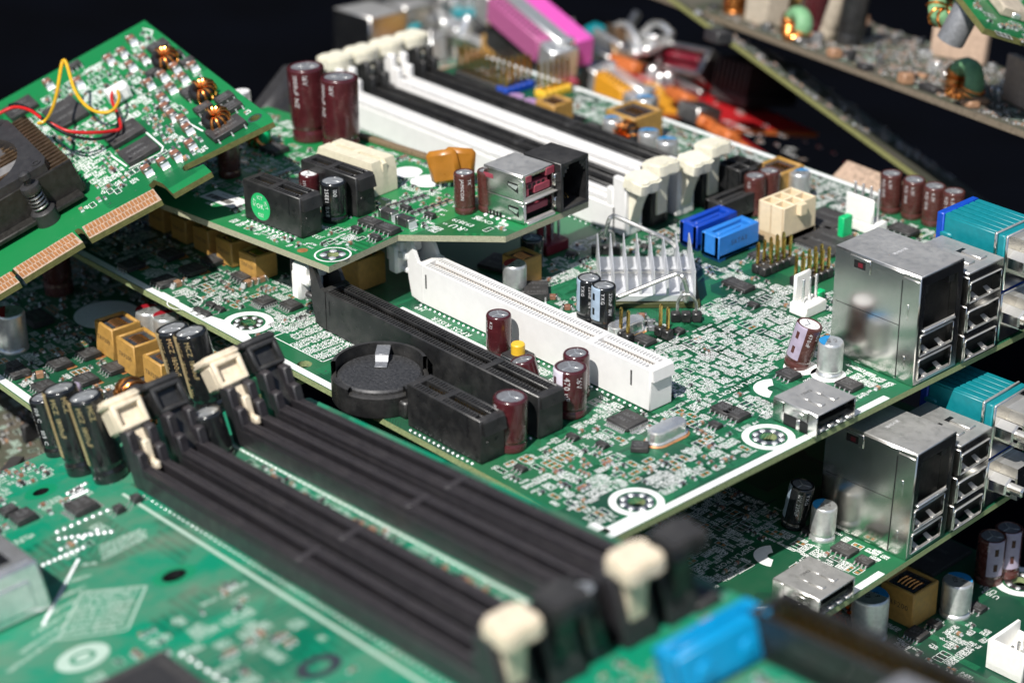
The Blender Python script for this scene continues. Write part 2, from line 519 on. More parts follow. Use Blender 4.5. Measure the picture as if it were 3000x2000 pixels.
    def wrap_text(s, txt, size, r, ang, z0, m=0, up=True):
        """lettering running up the side of a can"""
        x = 0; vs = []; fs = []
        for ch in txt:
            if ch == ' ': x += .35; continue
            gv, gf, w = glyph(ch); k = len(vs)
            for a, b in gv:
                if up: t = (x + a) * size; h = -(b - .35) * size
                else: t = -(x + a) * size; h = (b - .35) * size
                vs.append((r * math.cos(ang + h / r), r * math.sin(ang + h / r), z0 + t))
            fs += [tuple(i + k for i in f) for f in gf]
            x += w
        return s.add(vs, fs, m)

    def build(s, name, mats, parent=None, loc=(0, 0, 0), rot=(0, 0, 0), clean=True, sharp=38, label=None):
        me = bpy.data.meshes.new(name)
        me.from_pydata(s.v, [], s.f)
        for k in mats: me.materials.append(MATS[k])
        me.polygons.foreach_set('material_index', s.m)
        if clean:
            bm = bmesh.new(); bm.from_mesh(me)
            bmesh.ops.recalc_face_normals(bm, faces=bm.faces)
            bm.to_mesh(me); bm.free()
            me.polygons.foreach_set('use_smooth', [True] * len(me.polygons))
            me.set_sharp_from_angle(angle=R_(sharp))
        me.update()
        o = bpy.data.objects.new(name, me)
        COL.objects.link(o)
        o.location = loc; o.rotation_euler = rot
        if parent is not None: o.parent = parent
        if label: o['label'] = label
        return o


def thing(name, label, cat, fr=None, group=None):
    o = bpy.data.objects.new(name, None)
    o.empty_display_size = 5
    COL.objects.link(o)
    if fr is not None: o.matrix_world = fr.mat()
    o['label'] = label; o['category'] = cat
    if group: o['group'] = group
    return o


def RZ(a): return Matrix.Rotation(a, 4, 'Z')
def TR(x, y, z): return Matrix.Translation((x, y, z))
# ------------------------------------------------------------------ boards
def slab(fr, name, mats, parent, poly, th, holes=(), z=0.0, edge=1):
    """board with real holes; mats = (top, edge, hole wall)"""
    vs = [Vector(p) for p in poly]; es = [(i, (i + 1) % len(poly)) for i in range(len(poly))]
    n0 = len(poly); loops = [list(range(n0))]
    for hx, hy, hr in holes:
        k = len(vs); n = 24
        vs += [Vector((hx + hr * math.cos(2 * math.pi * i / n), hy + hr * math.sin(2 * math.pi * i / n))) for i in range(n)]
        es += [(k + i, k + (i + 1) % n) for i in range(n)]
        loops.append(list(range(k, k + n)))
    r = geometry.delaunay_2d_cdt(vs, es, [], 4 if False else 1, 1e-4)
    ov, of = r[0], r[2]
    mb = MB(); tri = []
    for f in of:
        c = sum((ov[i] for i in f), Vector((0, 0))) / len(f)
        if any((c.x - hx) ** 2 + (c.y - hy) ** 2 < (hr * .97) ** 2 for hx, hy, hr in holes): continue
        tri.append(tuple(f))
    mb.add([(p.x, p.y, z) for p in ov], tri, 0)
    mb.add([(p.x, p.y, z - th) for p in ov], [tuple(reversed(t)) for t in tri], 0)
    for li, l in enumerate(loops):
        q = [vs[i] for i in l]; n = len(q)
        mb.add([(p.x, p.y, z) for p in q] + [(p.x, p.y, z - th) for p in q], [(i, (i + 1) % n, n + (i + 1) % n, n + i) for i in range(n)], 1 if li == 0 else 2)
    o = mb.build(name, mats, parent, clean=False)
    return o


def seg_char(mb, x, y, h, ux, uy, z, m, r):
    """one tiny printed character drawn with a few strokes"""
    w = h * .58; t = h * .22
    P = lambda a, b: (x + a * ux - b * uy, y + a * uy + b * ux)
    S = (((0, 0), (0, h)), ((w, 0), (w, h)), ((0, 0), (w, 0)), ((0, h / 2), (w, h / 2)), ((0, h), (w, h)), ((0, h * .5), (w, 0)))
    for i in r.sample(range(6), r.choice((2, 3, 3, 4))):
        mb.line([P(*S[i][0]), P(*S[i][1])], t, z, m)


def seg_text(mb, x, y, h, n, ang, z=.03, m=0, r=rnd):
    ux, uy = math.cos(ang), math.sin(ang)
    for i in range(n):
        seg_char(mb, x + i * h * .82 * ux, y + i * h * .82 * uy, h, ux, uy, z, m, r)


class Deco:
    """collects what is printed and soldered on one board: silkscreen, pads, joints, tiny chip parts"""

    def __init__(s, fr, root, seed):
        s.fr = fr; s.root = root; s.silk = MB(); s.pads = MB(); s.sold = MB(); s.smd = MB(); s.r = random.Random(seed)
        s.big = []            # the chip parts that show largest become parts of their own

    def joint(s, x, y, r=.42, h=.35):
        s.sold.lathe([(r, 0), (r * .8, h * .6), (r * .3, h), (0.01, h)], 7, 0, (x, y, 0.02), cap=False)

    def row(s, x0, y0, x1, y1, n, r=.42, h=.35):
        for i in range(n):
            t = i / max(1, n - 1)
            s.joint(x0 + (x1 - x0) * t, y0 + (y1 - y0) * t, r, h)

    def passive(s, x, y, ang, L=1.6, Wd=.8, H=.55, kind=None):
        kind = kind or s.r.choice(('r', 'r', 'c', 'c', 'b'))
        T = TR(x, y, .03) @ RZ(ang)
        mm = {'r': 0, 'c': 1, 'b': 2}[kind]
        e = L * .22
        s.smd.box(-L / 2 + e, L / 2 - e, -Wd / 2, Wd / 2, 0.02, H, mm, 0, T)
        for q in (-1, 1):
            a, b = sorted((q * L / 2, q * (L / 2 - e)))
            s.smd.box(a, b, -Wd / 2 - .02, Wd / 2 + .02, 0, H + .02, 3, 0, T)
            a, b = sorted((q * (L / 2 + .35), q * (L / 2 - .1)))
            s.sold.box(a, b, -Wd / 2, Wd / 2, 0, .16, 0, 0, T)

    def chip_part(s, x, y, ang, L=3.2, Wd=1.7, H=1.4, matn='mlcc_tan'):
        mb = MB(); e = L * .2
        mb.box(-L / 2 + e, L / 2 - e, -Wd / 2, Wd / 2, .03, H, 0, .12)
        for q in (-1, 1):
            a, b = sorted((q * L / 2, q * (L / 2 - e - .02)))
            mb.box(a, b, -Wd / 2 - .03, Wd / 2 + .03, 0, H + .03, 2, .1)
            mb.prism_xz([(q * (L / 2 - .05), 0), (q * (L / 2 + .7), 0), (q * (L / 2 + .35), .25), (q * (L / 2 - .02), H * .75)], -Wd / 2, Wd / 2, 1)
        mb.build('chip_capacitor', (matn, 'solder', 'tin_dull'), s.root, (x, y, .02), (0, 0, ang))
        s.fr.block(x - 2, x + 2, y - 2, y + 2)

    def clutter(s, poly, n, dens_pads=.25, dens_smd=.2, tsz=1.0, copper=.3):
        """fill an area with blocks of designators, footprints and small parts"""
        xs = [p[0] for p in poly]; ys = [p[1] for p in poly]
        r = s.r; done = 0; tries = 0

        def inside(x, y):
            c = False; j = len(poly) - 1
            for i in range(len(poly)):
                (xi, yi), (xj, yj) = poly[i], poly[j]
                if (yi > y) != (yj > y) and x < (xj - xi) * (y - yi) / (yj - yi) + xi: c = not c
                j = i
            return c
        n = int(n * 3.4)
        while done < n and tries < n * 26:
            tries += 1
            x = r.uniform(min(xs), max(xs)); y = r.uniform(min(ys), max(ys))
            typ = r.random(); small = tries > n * 5
            h = tsz * r.choice((.66, .72, .78, .95)); nc = r.choice((3, 4, 4, 5))
            rows = r.choice((1, 1, 2) if small else (2, 3, 4, 5, 6)); wl = nc * h * .82; hl = rows * h * 1.22
            horiz = r.random() < .5
            if typ < dens_pads: wl, hl, rows = r.choice(((3.3, 1.7, 1), (3.3, 3.2, 2), (3.3, 4.8, 3))) if not small else (3.2, 1.6, 1)
            elif typ < dens_pads + dens_smd: wl, hl, rows = r.choice(((2.6, 1.5, 1), (2.6, 2.8, 2), (2.6, 4.0, 3))) if not small else (2.4, 1.3, 1)
            w, d = (wl, hl) if horiz else (hl, wl)
            if not (inside(x, y) and inside(x + w, y) and inside(x, y + d) and inside(x + w, y + d)): continue
            if not s.fr.free(x + .2, x + w - .2, y + .2, y + d - .2): continue
            s.fr.block(x, x + w - .55, y, y + d - .55)
            done += 1
            if typ < dens_pads:
                for k in range(rows):
                    cx, cy = (x + w / 2, y + (k + .5) * d / rows) if horiz else (x + (k + .5) * w / rows, y + d / 2)
                    a = 0 if horiz else math.pi / 2
                    mt = 0 if r.random() < copper else 1
                    for q in (-1, 1):
                        g = .75
                        px_, py_ = (cx + q * g, cy) if horiz else (cx, cy + q * g)
                        e1, e2 = (.38, .5) if horiz else (.5, .38)
                        s.pads.rect(px_ - e1, px_ + e1, py_ - e2, py_ + e2, .02, mt)
                    e1, e2 = (1.45, .75) if horiz else (.75, 1.45)
                    s.silk.line([(cx - e1, cy - e2), (cx + e1, cy - e2), (cx + e1, cy + e2), (cx - e1, cy + e2)], .15, .03, 0, True)
            elif typ < dens_pads + dens_smd:
                for k in range(rows):
                    cx, cy = (x + w / 2, y + (k + .5) * d / rows) if horiz else (x + (k + .5) * w / rows, y + d / 2)
                    s.passive(cx, cy, 0 if horiz else math.pi / 2, *r.choice(((1.2, .62, .5), (1.3, .7, .7), (1.7, .95, .7))))
            else:
                for k in range(rows):
                    if horiz: seg_text(s.silk, x, y + k * h * 1.22, h, nc, 0, .03, 0, r)
                    else: seg_text(s.silk, x + (k + 1) * h * 1.22, y, h, nc, math.pi / 2, .03, 0, r)
                if r.random() < .25: s.silk.line([(x - .2, y - .2), (x + w, y - .2), (x + w, y + d), (x - .2, y + d)], .14, .03, 0, True)

    def vias(s, poly, n):
        xs = [p[0] for p in poly]; ys = [p[1] for p in poly]
        for i in range(n):
            x = s.r.uniform(min(xs), max(xs)); y = s.r.uniform(min(ys), max(ys))
            if s.fr.free(x - .3, x + .3, y - .3, y + .3): s.pads.disc(x, y, .3, .018, 1, 6)

    def traces(s, poly, n, m='trace_green'):
        """bundles of parallel traces that bend at 45 degrees"""
        mb = MB(); xs = [p[0] for p in poly]; ys = [p[1] for p in poly]; X0, X1, Y0, Y1 = min(xs), max(xs), min(ys), max(ys)
        for i in range(n):
            x, y = s.r.uniform(X0, X1), s.r.uniform(Y0, Y1); k = s.r.randint(4, 11); horiz = s.r.random() < .5; l1, l2, l3 = s.r.uniform(4, 14), s.r.uniform(1, 4), s.r.uniform(4, 14); sg = s.r.choice((-1, 1))
            for j in range(k):
                o = j * .46
                P = [(0, o), (l1 - o * .4 * sg, o), (l1 + l2 - o * .4 * sg, o + sg * l2), (l1 + l2 + l3, o + sg * l2)]
                P = [(x + a, y + b_) if horiz else (x + b_, y + a) for a, b_ in P]
                if all(X0 < p[0] < X1 and Y0 < p[1] < Y1 for p in P): mb.line(P, .2, .012)
        mb.build('copper_traces', (m,), s.root, clean=False)['kind'] = 'stuff'

    def hole(s, x, y, rin, rpad, rs0, rs1, n=8):
        """plated mounting hole: printed ring, soldered lands"""
        s.silk.ring(x, y, rs0, rs1, .03)
        s.pads.ring(x, y, rin + .05, rpad, .02, 1)
        for i in range(n):
            a = 2 * math.pi * (i + .5) / n
            rr = (rin + rpad) / 2 + .25
            s.sold.lathe([(.75, 0), (.62, .16), (.3, .26), (.01, .27)], 8, 0, (x + rr * math.cos(a), y + rr * math.sin(a), .02), cap=False)
        s.fr.block(x - rs1, x + rs1, y - rs1, y + rs1)

    def finish(s, silk='silk'):
        if s.pads.v: s.pads.build('solder_pads', ('bare_copper', 'tin_dull'), s.root, clean=False)['kind'] = 'stuff'
        if s.silk.v: s.silk.build('silkscreen_print', (silk,), s.root, clean=False)
        if s.sold.v: s.sold.build('solder_joints', ('solder',), s.root, clean=True, sharp=60)['kind'] = 'stuff'
        if s.smd.v: s.smd.build('chip_resistors', ('chip_black', 'mlcc_tan', 'mlcc_brown', 'tin_bright'), s.root, clean=False)['kind'] = 'stuff'


# ------------------------------------------------------------------ components (each a part; local origin on the board)
def ecap(fr, root, x, y, d, h, sleeve='maroon_sleeve', stripe=None, sang=0.0, text=None, tang=-1.2, tsize=1.1, tmat='grey_print', lean=(0, 0), vent='Y', top='can_dirty', label=None, up=False, ring=None):
    r = d / 2
    mb = MB()
    mb.lathe([(r * .93, 0), (r * .99, .25), (r, h * .1), (r * .985, h * .13), (r * .93, h * .155), (r * .93, h * .175), (r * .985, h * .2), (r, h * .23),
              (r, h - .75), (r * .985, h - .35), (r * .93, h - .08), (r * .87, h), (r * .80, h - .02), (r * .775, h - .3)], 32, 0)
    rot = (-lean[1], lean[0], 0)
    if lean == (0, 0): rot = (rnd.uniform(-.035, .035), rnd.uniform(-.035, .035), 0)
    o = mb.build('capacitor', (sleeve,), root, (x, y, .03), rot, label=label)
    t = MB()
    t.lathe([(r * .785, h - .34), (r * .77, h - .22), (0.01, h - .17)], 24, 0, cap=False)
    n = {'Y': 3, 'K': 3, 'X': 4}[vent]
    for i in range(n):
        a = 2 * math.pi * i / n + .5
        T = TR(0, 0, h - .16) @ RZ(a)
        t.box(0.02, r * .66, -.2, .2, -.06, .03 + i * .004, 2, .05, T)
    t.build('can_top', (top, 'can_dirty', 'can_aluminium'), o)
    if stripe:
        q = MB(); w = .62
        q.lathe([(r * 1.0 + .03, h * .24), (r + .03, h - .72), (r * .985 + .03, h - .33), (r * .93 + .03, h - .06)], 8, 0, cap=False, a0=sang - w, a1=sang + w)
        for k in (.36, .7):
            q.lathe([(r + .05, h * k), (r + .05, h * k + h * .16)], 2, 1, cap=False, a0=sang - .14, a1=sang + .14)
        q.build('polarity_stripe', (stripe, sleeve), o)
    if text:
        q = MB()
        for i, tx in enumerate(text):
            q.wrap_text(tx, tsize, r + .03, tang + i * tsize * 1.5 / r, (h * .26 if up else h - 1.2), 0, up)
        q.build('sleeve_print', (tmat,), o)
    fr.block(x - r - .3, x + r + .3, y - r - .3, y + r + .3)
    return o


def pcap(fr, root, x, y, d, h, mark='cap_blue', mang=2.2, full=False, lean=(0, 0)):
    """solid capacitor: bare aluminium can with a coloured mark on its top"""
    r = d / 2
    mb = MB()
    mb.lathe([(r * 1.03, 0), (r * 1.03, .5), (r * .99, .8), (r * .9, 1.15), (r * .9, 1.35), (r * .99, 1.7), (r, 2.1), (r, h - .8), (r * .97, h - .3), (r * .9, h), (.01, h + .02)], 32, 0, cap=False)
    o = mb.build('solid_capacitor', ('can_aluminium',), root, (x, y, .03), (-lean[1], lean[0], 0))
    q = MB(); n = 20; a0, a1 = (0, 2 * math.pi) if full else (mang - 1.25, mang + 1.25)
    pts = [(r * .93 * math.cos(a0 + (a1 - a0) * i / n), r * .93 * math.sin(a0 + (a1 - a0) * i / n)) for i in range(n + (0 if full else 1))]
    q.prism(pts, h - .06, h + .05, 0)
    q.build('polarity_mark', (mark,), o)
    t = MB()
    for i, tx in enumerate(('820', '6.3')):
        t.text(tx, d * .2, TR(0, 0, h + .07) @ RZ(2.4) @ TR(0, d * .1 - i * d * .25, 0))
    t.build('can_print', ('dark_print',), o)
    fr.block(x - r - .3, x + r + .3, y - r - .3, y + r + .3)
    return o


def riser_slot(fr, D, x0, x1, yc, w, h, m, key, name='card_slot', ribs=1.0, closed=.9, label=None, latch=True, clip='clip_white'):
    """long edge-connector slot along x with ribbed rails, contacts, key and, on the left, a card latch"""
    L = x1 - x0; hw = w / 2
    mb = MB(); T = TR(0, 0, 0)
    mb.box(.3, L - .3, -hw + .2, hw - .2, 0.25, 2, 0, 0)
    for s_ in (-1, 1):
        a, b = sorted((s_ * hw, s_ * (hw - .75)))
        mb.box(.06, L - .06, a, b, .22, h, 0, .22)
        a, b = sorted((s_ * (hw - .7), s_ * 1.0))
        mb.box(.6, L - .6, a, b, 2, h - 2.4, 0)
        a, b = sorted((s_ * 1.45, s_ * 1.0))
        mb.box(1.2, L - 1.2, a, b, h - 1.2, h - .35, 0, .1)
        n = int((L - 4.6) / ribs)
        for i in range(n + 1):
            xx = 2.3 + i * ribs
            a, b = sorted((s_ * (hw - .72), s_ * 1.4))
            mb.box(xx - ribs * .25, xx + ribs * .25, a, b, h - 2.5, h - .12, 0)
    mb.box(0, 1.9, -hw + .1, hw - .1, .2, h - .03, 0, .15)
    mb.box(L - 1.9, L, -hw + .1, hw - .1, .2, h - .03, 0, .2)
    mb.box(key - .9, key + .9, -hw + .4, hw - .4, 1.5, h - .06, 0, .1)
    # moulded end chamfer and a retaining wing on the right end
    mb.prism_xz([(L - .1, h * .72), (L + .9, h * .72), (L + .5, h - .3), (L - .1, h - .02)], -hw + .3, hw - .3, 0)
    for sx in (3.2, L - 6.5):
        mb.box(sx, sx + .5, -hw - .06, -hw + .02, h * .45, h * .8, 1)
    o = mb.build(name, (m, 'hollow_dark'), D.root, (x0, yc, 0), label=label)
    c = MB()
    n = int((L - 5) / 1.0)
    for s_ in (-1, 1):
        for i in range(n):
            xx = 2.6 + i
            if abs(xx - key) < 1.3: continue
            c.box(xx - .2, xx + .2, s_ * .95 - .06, s_ * .95 + .06, h - 5, h - 2.0, 0)
    c.build('slot_contacts', ('gold',), o, clean=False)
    if latch:
        b = MB()
        prof = [(-2.2, 1.2), (2, .4), (2, h + .02), (.2, h + .3), (-2.6, h + 5.6), (-3.6, h + 6.3), (-11.8, h + 6.3), (-12.6, h + 5.6), (-12.6, h - 2.6), (-11.6, h - 3.8), (-4.6, h - 4.4), (-2.6, h - 6.4)]
        for s_ in (-1, 1):
            a, bb = sorted((s_ * (hw + .15), s_ * (hw - .95)))
            pr = prof if s_ > 0 else [(-2.2, 1.2), (2, .4), (2, h + .02), (.2, h + .3), (-2.6, h + 5.6), (-3.6, h + 6.3), (-4.8, h + 6.3), (-4.0, h + 4.4), (-3.4, h - 5)]
            b.prism_xz(pr, a, bb, 0)
        b.box(-12.4, -3.7, -hw + .9, hw - .9, h + 5.3, h + 6.2, 0, .3)
        b.box(-12.6, -11.2, -hw, hw, h - 3.0, h + 6.2, 0, .4)
        b.box(-11.5, -3.2, -hw - .1, hw - .1, h - 4.4, h - 2.9, 0, .4)
        b.lathe([(.95, h + 6.1), (.95, h + 6.26)], 14, 1, (-7.5, 0, 0))
        b.build('latch_bracket', (m, 'hollow_dark'), o)
        k = MB()
        k.box(-10.6, -5.0, -hw - .9, hw - 1.2, h + .2, h + 4.6, 0, .6)
        k.box(-9.8, -6.2, -hw - 1.9, hw - 1.5, h - 5.0, h + 3.2, 0, .7)
        k.box(-6.6, -3.6, -hw - 1.2, -hw + 1.5, h - .6, h + 2.0, 0, .6)
        k.build('card_latch', (clip,), o)
    D.row(x0 + 2, yc - hw - .75, x1 - 2, yc - hw - .75, int(L / 1.9))
    D.row(x0 + 2, yc + hw + .75, x1 - 2, yc + hw + .75, int(L / 1.9))
    fr.block(x0 - 1, x1 + 1, yc - hw - 1, yc + hw + 1)
    return o


def short_slot(fr, D, x, y, L=25, w=7.6, h=11.2, m='slot_black', rot=0.0, key=.45, wing=True, label=None, name='expansion_slot'):
    mb = MB(); hw = w / 2; hl = L / 2
    mb.box(-hl + .3, hl - .3, -hw + .2, hw - .2, .3, 2.5, 0)
    for s_ in (-1, 1):
        a, b = sorted((s_ * hw, s_ * (hw - .7)))
        mb.box(-hl + .06, hl - .06, a, b, .27, h, 0, .2)
        a, b = sorted((s_ * (hw - .6), s_ * 1.05))
        mb.box(-hl + .5, hl - .5, a, b, 2, h - .9, 0)
        for i in range(int(L - 4)):
            xx = -hl + 2.5 + i
            a, b = sorted((s_ * (hw - .62), s_ * 1.3))
            mb.box(xx - .3, xx + .3, a, b, h - 1, h - .08, 0)
        a, b = sorted((s_ * 1.45, s_ * 1.0))
        mb.box(-hl + 1, hl - 1, a, b, h - 1.2, h - .15, 0, .08)
    mb.box(-hl, -hl + 1.8, -hw + .1, hw - .1, .25, h - .02, 0, .15)
    mb.box(hl - 1.8, hl, -hw + .1, hw - .1, .25, h - .02, 0, .2)
    kx = -hl + L * key
    mb.box(kx - .9, kx + .9, -hw + .3, hw - .3, 1.5, h - .05, 0, .1)
    if wing:
        mb.prism_xz([(hl - .1, h * .68), (hl + 1.3, h * .68), (hl + .6, h - .6), (hl - .1, h - .1)], -hw + .4, hw - .4, 0)
        for s_ in (-1.4, 1.4):
            mb.lathe([(.55, 0), (.5, .12), (.01, .12)], 10, 0, cap=False, T=Matrix.Translation((hl + .02, s_, h * .45)) @ Matrix.Rotation(math.pi / 2, 4, 'Y'))
    mb.box(hl - 4.6, hl - 4.2, -hw - .05, -hw + .02, h * .5, h - .4, 1)
    mb.box(hl - .02, hl + .04, -1.6, 1.6, .25, 1.1, 1)
    o = mb.build(name, (m, 'hollow_dark'), D.root, (x, y, 0), (0, 0, rot), label=label)
    c = MB()
    for s_ in (-1, 1):
        for i in range(int(L - 5)):
            xx = -hl + 3 + i
            if abs(xx - kx) < 1.2: continue
            c.box(xx - .17, xx + .17, s_ * .9 - .1, s_ * .9 + .1, h - 4, h - 1.1, 0)
    c.build('slot_contacts', ('gold',), o, clean=False)
    cs, sn = math.cos(rot), math.sin(rot)
    for s_ in (-1, 1):
        ox, oy = -sn * s_ * (hw + .8), cs * s_ * (hw + .8)
        D.row(x + ox - cs * (hl - 2), y + oy - sn * (hl - 2), x + ox + cs * (hl - 2), y + oy + sn * (hl - 2), int(L / 1.8))
    fr.block(x - hl - 1, x + hl + 1, y - hw - 1, y + hw + 1)
    return o


def dimm_latch(o, x, sx, m, h, lean=.22, name='ejector_latch', lift=0.0, sc=1.0):
    """ejector latch at one end of a memory socket; sx = +1 right end, -1 left end"""
    k = MB()
    T = TR(x, 0, 0) @ (Matrix.Identity(4) if sx > 0 else RZ(math.pi)) @ TR(0, 0, h * .35 + lift) @ Matrix.Rotation(lean, 4, 'Y') @ Matrix.Scale(sc, 4)
    k.prism_xz([(-.4, -h * .3), (2.6, -h * .3), (3.4, 4), (4.6, 8.6), (6.0, 10.2), (5.6, 12.0), (1.6, 12.4), (.2, 11.2), (-.3, 6)], -2.1, 2.1, 0, T)
    k.prism([(-1.2, -2.6), (.4, -4.9), (2.2, -4.2), (4.6, -4.9), (7.2, -4.3), (7.8, -2.4), (7.0, 0), (7.8, 2.4), (7.2, 4.3), (4.6, 4.9), (2.2, 4.2), (.4, 4.9), (-1.2, 2.6)], 10.4, 13.4, 0, T)
    k.prism([(-.6, -2.2), (.6, -4.3), (6.6, -3.8), (7.2, -2), (6.5, 0), (7.2, 2), (6.6, 3.8), (.6, 4.3), (-.6, 2.2)], 9.7, 13.9, 0, T)
    k.box(-1.6, .8, -1.3, 1.3, 6.2, 8.6, 0, .4, T)
    return k.build(name, (m,), o)


def thumb_latch(o, x, m, h, lean):
    """open latch at the left end: ribbed thumb pad over a square window"""
    k = MB(); T = TR(x, 0, h) @ Matrix.Rotation(-lean, 4, 'Y')
    k.box(-7.5, .2, -3.7, 3.7, 1.2, 7.4, 0, .7, T)
    for q in (-1, 1):
        a, b = sorted((q * 3.7, q * 2.4)); k.box(0, 1.9, a, b, 1.2, 7.4, 0, .4, T)
    k.box(0, 1.95, -3.6, 3.6, 6.1, 7.4, 0, .4, T); k.box(0, 1.95, -3.6, 3.6, 1.2, 2.4, 0, .4, T)
    k.box(-9.0, 1.0, -4.3, 4.3, 7.2, 8.8, 0, .6, T)
    for i in range(6): k.box(-8.6 + i * 1.5, -7.9 + i * 1.5, -4.0, 4.0, 8.7, 9.15, 0, .15, T)
    k.prism_xz([(-2.6, -8), (.4, -8), (.6, 1.6), (-4.4, 1.6)], -2.0, 2.0, 0, T)
    return k.build('ejector_latch', (m,), o)


def dimm_socket(fr, D, x0, x1, yc, m, latch, w=6.8, h=9.6, tower=18.5, lean=.22, key=.56, rib=1.0, latches=(1, 1), label=None, lat2=None, lift=0.0, leanl=None, sc=1.0):
    L = x1 - x0; hw = w / 2
    mb = MB()
    mb.box(4, L - 4, -hw + .2, hw - .2, .3, 2.4, 0)
    for s_ in (-1, 1):
        a, b = sorted((s_ * hw, s_ * (hw - .7)))
        mb.box(4, L - 4, a, b, .2, h - 1.6, 0, .25)
        a, b = sorted((s_ * (hw - .5), s_ * 1.08))
        mb.box(4, L - 4, a, b, 2, h - .9, 0)
        a, b = sorted((s_ * 1.65, s_ * 1.05))
        mb.box(5, L - 5, a, b, h - 1.0, h, 0, .15)
        for i in range(int((L - 14) / rib)):
            xx = 7 + i * rib
            a, b = sorted((s_ * (hw - .25), s_ * 1.45))
            mb.box(xx - rib * .3, xx + rib * .3, a, b, h - 1.8, h - .35, 0)
    mb.box(L * key - .9, L * key + .9, -hw + .5, hw - .5, 1.5, h - .2, 0, .1)
    mb.box(5, L * key, -.83, .83, 2.4, 4.2, 1)
    mb.box(L * key, L - 5, -.83, .83, 2.4, 4.2, 1)
    for e, a0, a1 in ((0, 0.0, 5.2), (1, L - 5.2, L)):
        ia, ib = (a0, a0 + 1.2) if e == 0 else (a1 - 1.2, a1)
        for s_ in (-1, 1):
            a, b = sorted((s_ * hw, s_ * 1.35))
            mb.box(a0, a1, a, b, .2, tower - (0 if s_ < 0 else .5), 0, .35)
            oa, ob = (a1 - .2, a1 + 2.6) if e == 0 else (a0 - 2.6, a0 + .2)
            a, b = sorted((s_ * (hw - .1), s_ * 1.3))
            mb.box(oa, ob, a, b, .4, h + 3.5, 0, .3)
        mb.box(a0 + .3, a1 - .3, -1.4, 1.4, .2, h * .8, 0)
    o = mb.build('memory_socket', (m, 'hollow_dark'), D.root, (x0, yc, 0), label=label)
    if latches[0]: dimm_latch(o, 2.0, -1, lat2 or latch, h, lean if leanl is None else leanl, lift=lift)
    if latches[1]: dimm_latch(o, L - 2.0, 1, latch, h, lean, lift=lift, sc=sc)
    fr.block(x0 - 2, x1 + 2, yc - hw - .6, yc + hw + .6)
    D.row(x0 + 6, yc - hw - .6, x1 - 6, yc - hw - .6, int(L / 2.4), .3, .25)
    return o


def ic(fr, D, x, y, L, Wd, H=1.3, ang=0.0, leads='two', n=4, text=True, m='chip_black', name='chip', tab=None, lw=.4, pitch=None):
    mb = MB()
    mb.box(-L / 2, L / 2, -Wd / 2, Wd / 2, .12, H, 0, .12)
    mb.disc(-L / 2 + L * .14, -Wd / 2 + Wd * .2, min(L, Wd) * .06, H + .01, 2, 10)
    if text:
        q = D.r
        for k in range(2 if Wd > 2.5 else 1):
            seg_text(mb, -L * .33, Wd * .12 - k * Wd * .33, min(1.0, Wd * .22), int(L * .66 / (min(1.0, Wd * .22) * .82)), 0, H + .012, 1, q)
    o = mb.build(name, (m, 'chip_print', 'hollow_dark'), D.root, (x, y, .02), (0, 0, ang))
    l = MB()

    def lead(px_, py_, dx, dy):
        ln, w = .9, lw / 2
        T = TR(px_, py_, 0) @ RZ(math.atan2(dy, dx))
        l.add([(0, -w, H * .55), (0, w, H * .55), (.35, w, H * .5), (.35, -w, H * .5), (.5, w, .1), (.5, -w, .1), (ln + .2, w, .04), (ln + .2, -w, .04)], [(0, 1, 2, 3), (3, 2, 4, 5), (5, 4, 6, 7)], 0, T)
        l.box(.45, ln + .4, -w - .05, w + .05, 0, .14, 0, 0, T)
    if leads in ('two', 'four'):
        p = pitch or (L * .8 / max(1, n - 1))
        for i in range(n):
            xx = (i - (n - 1) / 2) * p
            lead(xx, Wd / 2, 0, 1); lead(xx, -Wd / 2, 0, -1)
    if leads == 'four':
        for i in range(n):
            yy = (i - (n - 1) / 2) * (Wd * .8 / max(1, n - 1))
            lead(L / 2, yy, 1, 0); lead(-L / 2, yy, -1, 0)
    if leads == 'one':
        p = L * .75 / max(1, n - 1)
        for i in range(n): lead((i - (n - 1) / 2) * p, -Wd / 2, 0, -1)
    if l.v: l.build('chip_leads', ('tin_bright',), o, clean=False)
    if tab:
        t = MB()
        t.box(-L / 2 + .1, L / 2 - .1, Wd / 2 - .2, Wd / 2 + tab, .02, .8, 0, .2)
        t.build('heat_tab', ('tin_bright',), o)
    c, s_ = abs(math.cos(ang)), abs(math.sin(ang))
    ex = L / 2 * c + Wd / 2 * s_ + 1; ey = L / 2 * s_ + Wd / 2 * c + 1
    fr.block(x - ex, x + ex, y - ey, y + ey)
    return o


def mosfet(fr, D, x, y, ang=0.0, L=5.4, Wd=5.6):
    o = ic(fr, D, x, y, L, Wd, 1.5, ang, 'one', 4, True, name='power_transistor')
    c, s_ = math.cos(ang), math.sin(ang)
    pts = [(-L / 2 - .7, Wd * .1), (-L / 2 - .7, Wd / 2 + .9), (L / 2 + .7, Wd / 2 + .9), (L / 2 + .7, Wd * .1)]
    D.pads.add([(x + a * c - b * s_, y + a * s_ + b * c, .019) for a, b in pts], [(0, 1, 2, 3)], 0)
    return o


